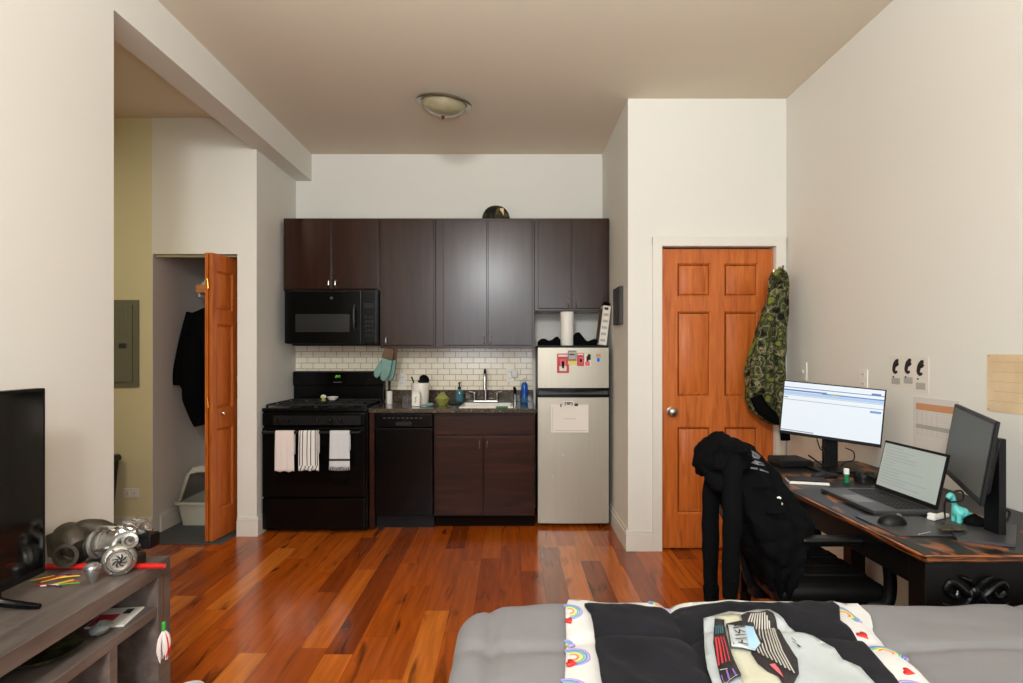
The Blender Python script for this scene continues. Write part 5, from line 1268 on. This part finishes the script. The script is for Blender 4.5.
for i in range(4): stroke(b, (716+i*2.6, 636), (719.5+i*3.6, 658), .0035 if i < 2 else .002, LT, 0)
stroke(b, (720, 661.5), (728, 664), .002, LT, 2); stroke(b, (722, 666), (724.5, 674), .002, LT, 3); stroke(b, (727, 664.5), (730, 673), .003, LT, 3); stroke(b, (733, 665), (736.5, 672), .003, LT, 3); stroke(b, (724, 674.5), (738, 672), .0015, LT, 2)
b.build('strip_lettering', [M['redp'], M['tealprint'], M['paperg'], M['purple']], sp_)
plate = [(727.7, 620.7), (741, 619), (752.6, 619.4), (756, 631.6), (761, 642.5), (755.6, 648), (742, 645.6), (732, 645)]
pe = [(726.5, 620.2), (741, 618), (754, 618.6), (757.5, 631), (763, 642.8), (756, 649.6), (742, 647.2), (730.8, 646.6)]
part(pe, LP+.011, 'plate_border', M['ink'], wp, .012)
pl_ = part(plate, LP+.0150, 'plate_patch', M['plushin'], wp, .012)
b = MB(); lay(b, [(745.5, 619.8), (752.2, 619.9), (755.4, 631.6), (760, 642.3), (755, 647), (749.5, 646.2), (747, 633)], LP+.0170, 0, .012); b.build('blue_field', M['lblue'], pl_)
b = MB(); LL = LP+.0185
# the characters run down the plate, turned on their side
chars = [[(733, 623), (744, 622), (734.5, 626.5), (744.5, 622.5)], [(733.5, 628.5), (744.5, 626)], [(735, 630), (740, 633), (740, 629.5), (745.5, 631.5)], [(735.5, 634.8), (746, 634.2)], [(736, 638.5), (747, 637.6)], [(738.5, 641.5), (748.5, 643.5)], [(742.5, 639.5), (742.8, 642.5)]]
for c3 in chars:
    for i in range(len(c3)-1): stroke(b, c3[i], c3[i+1], .0032, LL)
for q in ((729.5, 623.5), (733.5, 642.8)): stroke(b, q, (q[0]+1.4, q[1]+.1), .005, LL)
b.build('plate_characters', M['ink'], pl_)
shoe = [(741.6, 613.4), (748, 610.8), (758, 611.5), (767.8, 610), (773.8, 613.4), (777, 620), (780, 628), (787, 641), (798, 658), (799.5, 673), (794.5, 682), (786, 686), (778.7, 675), (767.8, 669), (758, 661), (752, 651), (749, 640), (746, 626)]
sh = part(shoe, LP+.008, 'sole_patch', M['ink'], wp, .012)
b = MB()
for i in range(11):
    a = Vector((746+i*3.2, 630-0)) ; 
    # curved ribs following the sole
    t0 = i/10; top = Vector((752+t0*22, 612+max(0, t0-.6)*30)); bot = Vector((751+t0*44, 646+t0*28))
    prev = None
    for k_ in range(5):
        u = k_/4; q = top.lerp(bot, u)+Vector((-6*math.sin(PI*u)*(1-t0*.6), 0))
        q.x = min(q.x, 797.5)
        if prev is not None: stroke(b, tuple(prev), tuple(q), .0030, LP+.0125)
        prev = q
b.build('sole_ribs', M['paperg'], sh)
b = MB(); lay(b, [(770, 664), (775, 663.5), (779, 668), (784, 677), (779, 673), (774, 668)], LP+.0125, 0, .01); b.build('pink_flash', M['pinkp'], sh)
b = MB()
stroke(b, (792, 637), (797, 640), .002, LP+.004); stroke(b, (793, 640), (799, 643), .002, LP+.004); stroke(b, (798, 643), (801, 645), .005, LP+.004)
b.build('small_mark', M['ink'], wp)

# ------------------------------------------------------------ TV stand and what is on it
SX, SYE, SZ = -1.31, 2.235, .55
SYN = .9
t = thing('tv_stand', 'grey-brown wood-look media stand with open shelves along the left wall', 'tv stand', (-1.5, 1.5, 0))
WX = XL+.018
b = MB(); b.box(WX, SX, SYN, SYE, SZ-.055, SZ, .002, seg=1); b.build('top_board', M['tvwood'], t)
for yy in (SYE, SYN+.08): b = MB(); b.box(WX, SX, yy-.08, yy, 0, SZ-.055, .002, seg=1); b.build('side_panel', M['tvwood'], t)
b = MB(); b.box(WX+.01, SX-.003, SYN+.08, SYE-.08, .352, .388, .002, seg=1); b.build('shelf', M['tvwood'], t)
for yy in (1.90, 1.25): MB().box(WX+.01, SX-.004, yy, yy+.04, .05, .352, .002, seg=1).build('divider', M['tvwood'], t)
b = MB(); b.box(WX+.005, SX-.003, SYN+.08, SYE-.08, .0, .05, .002, seg=1); b.build('bottom_board', M['tvwood'], t)
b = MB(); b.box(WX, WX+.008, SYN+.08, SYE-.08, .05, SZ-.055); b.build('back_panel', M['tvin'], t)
# tv
t = thing('television', 'switched-off black flat television standing on the media stand', 'television', (-1.54, 1.42, SZ))
b = MB(); b.box(-1.56, -1.532, .93, 1.912, .608, 1.215, .004); b.box(-1.60, -1.558, 1.1, 1.75, .65, 1.0, .015); b.build('tv_casing', M['blackm'], t)
b = MB(); b.box(-1.5335, -1.531, .945, 1.900, .630, 1.205); b.build('screen', M['tvscreen'], t)
for yy, s_ in ((1.745, 1), (1.1, -1)):
    b = MB(); b.tube([(-1.548, yy, .615), (-1.545, yy, .585), (-1.49, yy+s_*.015, .566), (-1.432, yy+s_*.02, .559)], [.014, .014, .012, .008], n=10, sub=5); b.tube([(-1.548, yy, .585), (-1.60, yy+s_*.04, .563), (-1.64, yy+s_*.06, .558)], [.012, .011, .007], n=10); b.build('foot', M['black'], t)
# exhaust manifold (brown) and turbocharger
mp_ = P(73, 555, 2.12)
t = thing('exhaust_manifold', 'dull brown cast iron exhaust housing with round port, lying left of the turbocharger', 'engine part', (mp_.x, 2.13, SZ))
b = MB(); S = SZ
o = Vector((-1.62, 2.12, S))
b.M = Matrix.Translation(o) @ Matrix.Scale(1.12, 4) @ Matrix.Translation(-o)
b.tube([o+Vector((-.05, .03, .10)), o+Vector((-.02, .02, .095)), o+Vector((.02, .0, .085)), o+Vector((.055, -.02, .065))], [.022, .045, .05, .034], n=18, sub=6)
b.tube([o+Vector((0, .02, .115)), o+Vector((.04, .02, .125)), o+Vector((.08, .03, .115)), o+Vector((.115, .04, .095))], [.012, .022, .03, .03], n=16)
b.ell(o+Vector((.01, .02, .055)), (.055, .04, .054)); b.build('housing', M['bronze'], t)
b = MB(); ax_ = Vector((.25, -1, .05)); q = o+Vector((.035, -.045, .058)); b.lathe([(.026, -.03), (.034, .0), (.042, .008), (.042, .016), (.030, .017), (.024, .004), (.022, -.02), (.001, -.022)], q, ax_, 28); b.build('outlet_port', M['bronze'], t)
b = MB(); b.prism([(-.062, -.02), (.0, -.032), (.05, -.012), (.066, .045), (.03, .066), (-.045, .07), (-.085, .052)], 0, .012, o+Vector((.0, .01, .055)), (1, .1, 0), (0, .3, 1)); b.build('flange', M['bronze'], t)
b = MB(); b.torus(o+Vector((.118, .02, .075)), .036, .012, (1, -.3, 0), 28, 10); b.build('clamp_ring', M['gunm'], t)
t = thing('turbocharger', 'silver and grey turbocharger with ringed housings on the media stand', 'turbocharger', (-1.42, 2.08, SZ))
o = Vector((-1.435, 2.09, S))
b = MB(); a2 = Vector((.55, -.8, .08)).normalized()   # compressor axis toward the viewer
q = Vector((-1.372, 2.035, S+.054))
b.lathe([(.03, -.035), (.046, -.028), (.052, -.012), (.052, .006), (.045, .014), (.038, .016)], q, a2, 36); b.torus(q-a2*.01, .040, .0145, a2, 32, 10); b.build('compressor_housing', M['castal'], t)
b = MB(); b.lathe([(.038, .012), (.040, .018), (.036, .024), (.030, .024), (.028, .012), (.001, .010)], q, a2, 32); face = b.build('inlet_ring', M['alu'], t)
b = MB(); x_ = a2.orthogonal().normalized(); y_ = a2.cross(x_)
for i in range(8):
    a_ = 2*PI*i/8; d_ = x_*math.cos(a_)+y_*math.sin(a_); e_ = x_*math.cos(a_+.7)+y_*math.sin(a_+.7); b.tube([q+a2*.014+d_*.006, q+a2*.017+(d_+e_)*.008, q+a2*.013+e_*.026], [.003, .003, .002], n=6, sub=4)
b.lathe([(.008, .01), (.007, .022), (.001, .025)], q, a2, 14); b.build('impeller', M['gunm'], face)
b = MB(); b.tube([q+Vector((-.035, .01, .02)), q+Vector((-.03, .03, .06)), q+Vector((.0, .04, .075)), q+Vector((.03, .05, .085))], [.012, .015, .014, .012], n=14); b.build('outlet_pipe', M['castal'], t)
c2_ = Vector((-1.49, 2.13, S+.082)); a3 = Vector((1, -.25, .12)).normalized()
b = MB(); b.lathe([(.02, -.06), (.045, -.05), (.05, -.03), (.05, -.012), (.036, -.008), (.036, .0), (.048, .004), (.05, .03), (.034, .036), (.03, .06), (.022, .065)], c2_, a3, 32); b.torus(c2_-a3*.02, .05, .006, a3, 32, 8); b.torus(c2_+a3*.018, .05, .005, a3, 32, 8); b.build('bearing_housing', M['castal'], t)
b = MB(); c3_ = c2_+a3*.10+Vector((0, 0, .02)); b.lathe([(.026, -.04), (.03, -.03), (.03, .01), (.036, .014), (.036, .024), (.022, .026), (.02, .012), (.001, .01)], c3_, Vector((.45, -.85, .1)), 28); b.build('actuator_ring', M['alu'], t)
b = MB(); b.ell(c3_+Vector((.02, .03, .015)), (.045, .035, .034), n=18); b.tube([c3_+Vector((.02, .02, .03)), c3_+Vector((.05, .01, .045)), c3_+Vector((.065, .0, .04))], [.02, .018, .02], n=14); b.box(c3_.x-.02, c3_.x+.03, c3_.y+.0, c3_.y+.04, c3_.z+.03, c3_.z+.055, .006); b.build('valve_block', M['castal'], t)
b = MB(); b.tube([c2_+Vector((-.02, -.02, .05)), c2_+Vector((.02, -.03, .065)), c2_+Vector((.07, -.02, .062)), c2_+Vector((.12, .01, .055))], .007, n=10); b.tube([c2_+Vector((.0, -.05, -.01)), c2_+Vector((.04, -.06, .0)), c2_+Vector((.09, -.04, .01))], .006, n=10); b.build('oil_line', M['alu'], t)
b = MB(); b.tube([c3_+Vector((.03, -.01, -.02)), c3_+Vector((.05, -.012, -.03)), c3_+Vector((.06, 0, -.01))], [.016, .02, .014], n=12); b.box(c3_.x+.01, c3_.x+.05, c3_.y-.02, c3_.y+.04, S+.001, S+.05, .01); b.build('black_bracket', M['gunm'], t)
for i in range(6):
    a_ = 2*PI*i/6+.3; d_ = x_*math.cos(a_)+y_*math.sin(a_); MB().cyl(q+d_*.044+a2*.010, q+d_*.044+a2*.02, .004, n=6).build('bolt', M['alu'], t)
PN = P(131.5, 540, 2.06); vdir = Vector((.35, -.93, .12)).normalized()
b = MB(); b.lathe([(.014, -.05), (.016, -.01), (.024, .0), (.026, .006), (.026, .016), (.017, .018), (.014, .006), (.001, -.004)], PN, vdir, 28); b.build('nozzle_ring', M['castal'], t)
b = MB(); b.lathe([(.001, .0), (.0135, .0005), (.0135, .003), (.001, .0035)], PN-vdir*.002, vdir, 18); b.build('nozzle_bore', M['gunm'], t)
for k_, (px_, py_, D_) in enumerate(((137, 521, 2.12), (146, 524, 2.14), (127, 526, 2.13), (150, 531, 2.12))):
    q_ = P(px_, py_, D_); b = MB(); b.lathe([(.010, -.03), (.010, 0), (.013, .001), (.013, .010), (.008, .012), (.001, .012)], q_, (.1, -.25, 1), 6); b.build('hex_fitting', M['alu'], t)
b = MB(); q_ = P(144, 540, 2.10); b.box(q_.x-.022, q_.x+.032, q_.y-.01, q_.y+.05, q_.z-.032, q_.z+.02, .008); b.box(q_.x-.012, q_.x+.022, q_.y-.016, q_.y-.008, q_.z-.02, q_.z+.008, .004); b.build('black_actuator', M['blackm'], t)
b = MB()
for k_ in range(5): b.torus(c2_+a3*(-.045+.008*k_), .050-.003*abs(k_-2), .0032, a3, 32, 6)
b.build('cooling_rib', M['gunm'], t)
for k_ in range(3):
    q_ = P(108+k_*8, 533-k_*3, 2.075); b = MB(); b.tube([q_, q_+Vector((.012, -.008, .012)), q_+Vector((.03, -.004, .010)), q_+Vector((.042, .01, -.008))], .0055, n=10); b.build('hose_fitting', M['alu'], t)
b = MB(); b.box(-1.53, -1.47, 2.09, 2.16, S+.0005, S+.03, .006); b.build('support_flange', M['gunm'], t)
# shift knob
kp = Vector((-1.41, 1.955, S))
b = MB(); b.lathe([(.001, .0005), (.005, .001), (.011, .012), (.018, .026), (.025, .042), (.027, .054), (.024, .064), (.015, .071), (.001, .073)], kp, n=28)
tag(b.build('shift_knob', M['silver']), 'silver teardrop-shaped knob standing before the turbocharger', 'knob')
# cat toy wand
t = thing('cat_toy', 'red-handled cat teaser with feather lure hanging off the media stand', 'cat toy', (-1.45, 2.06, S))
b = MB(); b.tube([(-1.64, 2.045, S+.014), (-1.60, 2.04, S+.0105), (-1.40, 1.99, S+.0105), (-1.33, 1.975, S+.0105), (-1.262, 2.0, S+.012)], [.007, .0085, .0085, .0085, .006], n=12); 
b = MB(); W0 = Vector((-1.66, 2.09, S+.011)); W1 = Vector((-1.262, 2.095, S+.011)); b.tube([W0, W0.lerp(W1, .02), W0.lerp(W1, .95), W1], [.007, .010, .010, .006], n=12, sub=2); b.build('handle', M['red'], t)
b = MB(); F0 = W1+Vector((.004, 0, 0)); b.tube([W1, F0+Vector((.002, 0, -.004)), F0+Vector((.004, 0, -.05)), F0+Vector((.004, .0, -.15)), F0+Vector((.005, 0, -.205))], .0014, n=6, sub=4); b.build('wire', M['brass'], t)
FZ = F0.z-.205; fxx = F0.x+.005; fy_ = F0.y
b = MB(); b.lathe([(.004, 0), (.007, .004), (.007, .03), (.004, .034)], (fxx, fy_, FZ-.03), n=12); b.build('bead', M['green'], t)
b = MB()
random.seed(8)
for i in range(28):
    a_ = random.uniform(0, 2*PI); l_ = random.uniform(.06, .118); d_ = Vector((math.cos(a_), math.sin(a_), 0)); s0 = Vector((fxx, fy_, FZ-.025))
    b.tube([s0, s0+d_*.014-Vector((0, 0, l_*.35)), s0+d_*.018-Vector((0, 0, l_*.75)), s0+d_*.014-Vector((0, 0, l_))], [.002, .005, .005, .001], n=6, sub=3, flat=.3, mi=1 if i % 6 == 0 else 0)
tag(b.build('feather', [M['feather'], M['red'], M['yellow']], t), 'white and red feather lure')
# coloured wires
random.seed(21)
wc = [M['yellow'], M['red'], M['yellow'], M['navy'], M['red'], M['yellow'], M['red'], M['white'], M['navy'], M['yellow'], M['red'], M['green']]
for i, m_ in enumerate(wc):
    c_ = PZ(44+(i % 6)*5.5, 579+(i//6)*7+(i % 3)*2-(i % 6)*.8, S)+Vector((random.uniform(-.004, .004), 0, .003+.0025*(i % 3)))
    a_ = .35+random.uniform(-.5, .5); d_ = Vector((math.cos(a_)*.028, math.sin(a_)*.045, 0)); b = MB(); b.tube([c_-d_, c_+Vector((.004, 0, .001)), c_+d_], .0022, n=6, sub=4)
    tag(b.build('jumper_wire', m_), 'short coloured jumper wire in the loose pile beside the television', 'wire', 'coloured jumper wires on the media stand')
# shelf contents
SH = .388
b = MB(); b.M = Matrix.Translation((-1.395, 2.06, SH+.0005)) @ Matrix.Rotation(.15, 4, 'Z'); b.box(-.07, .055, -.075, .075, 0, .006, .001, seg=1); b.box(-.065, .0, -.07, .02, .006, .0066, mi=1); b.box(.005, .03, .02, .06, .006, .0066, mi=2)
tag(b.build('magazine', [M['white'], M['redp'], M['ink']]), 'white magazine with a pink picture on the media stand shelf', 'magazine')
b = MB(); rings = []
for i in range(9):
    a_ = i/8; R_ = .042*math.sin(PI*(.08+.9*a_))
    rings.append([Vector((-1.37+R_*.7*math.cos(q_)*(1+.3*noise.noise(Vector((math.cos(q_)*2, a_*4, 0)))), 1.94+R_*math.sin(q_), SH+.001+.045*a_*(1+.3*noise.noise(Vector((q_, a_*5, 3)))))) for q_ in [2*PI*k/16 for k in range(16)]])
b.rings(rings); tag(b.build('plastic_bag', M['clear']), 'crumpled clear plastic bag on the media stand shelf', 'bag')
b = MB(); b.lathe([(.001, 0), (.05, 0), (.08, .012), (.098, .028), (.10, .030), (.095, .029), (.076, .016), (.05, .006), (.001, .006)], (-1.44, 1.79, SH+.0005), n=32)
tag(b.build('shallow_bowl', M['camoh']), 'shallow dark olive bowl on the media stand shelf', 'bowl')
# pet bowl on floor
bp_ = PZ(186, 694, 0.03)
b = MB(); bc = Vector((-1.232, 2.225, 0)); b.lathe([(.001, .0), (.055, .0), (.06, .006), (.055, .042), (.052, .045), (.047, .042), (.044, .015), (.001, .012)], bc, n=32, mi=0); 
tag(b.build('pet_bowl', M['lgrey']), 'grey pet bowl on the floor at the end of the media stand', 'pet bowl')

# ------------------------------------------------------------ light, camera
def area(name, loc, rot, sx, sy, power, col):
    l = bpy.data.lights.new(name, 'AREA'); l.shape = 'RECTANGLE'; l.size = sx; l.size_y = sy; l.energy = power; l.color = col
    o = bpy.data.objects.new(name, l); o.location = loc; o.rotation_euler = rot; COL.objects.link(o); return o
for i, xx in enumerate((-.685, .685)):
    area('window_daylight', (xx, YB-.10, 1.85), (math.radians(90), 0, 0), 1.1, 1.7, 40, (.93, .98, 1.06))
# added strobe disc behind the camera, placed for the wall cabinet highlight
l = bpy.data.lights.new('added_strobe', 'AREA'); l.shape = 'DISK'; l.size = .45; l.energy = 70; l.color = (.96, .99, 1)
o = bpy.data.objects.new('added_strobe', l); o.location = (-.35, -1.0, 2.72); o.rotation_euler = (math.radians(72), 0, 0); COL.objects.link(o)
l = bpy.data.lights.new('bounced_flash', 'SPOT'); l.energy = 300; l.spot_size = math.radians(110); l.spot_blend = .8; l.shadow_soft_size = .06; l.color = (.95, .99, 1)
o = bpy.data.objects.new('bounced_flash', l); o.location = (.05, -.25, 1.5); o.rotation_euler = (math.radians(180-28), 0, 0); COL.objects.link(o)
l = bpy.data.lights.new('hall_lamp', 'AREA'); l.shape = 'DISK'; l.size = .3; l.energy = 16; l.color = (1, .93, .74)
o = bpy.data.objects.new('hall_lamp', l); o.location = (-2.75, 2.5, 2.95); COL.objects.link(o)
w = bpy.data.worlds.new('World'); SC.world = w; w.use_nodes = True
w.node_tree.nodes['Background'].inputs[0].default_value = (.9, .95, 1, 1); w.node_tree.nodes['Background'].inputs[1].default_value = .6
cam = bpy.data.cameras.new('camera'); co_ = bpy.data.objects.new('camera', cam); COL.objects.link(co_)
co_.location = (0, 0, H); co_.rotation_euler = (math.radians(90), 0, 0)
cam.sensor_width = 36; cam.lens = 36*F/1023; cam.shift_y = 11.5/1023; cam.shift_x = 1.0/1023; cam.clip_start = .02
SC.camera = co_
SC.view_settings.view_transform = 'Standard'; SC.view_settings.look = 'None'; SC.view_settings.gamma = 1; SC.view_settings.use_curve_mapping = False
SC.view_settings.exposure = 0
for o in bpy.data.objects:
    if '_w' in o: del o['_w']
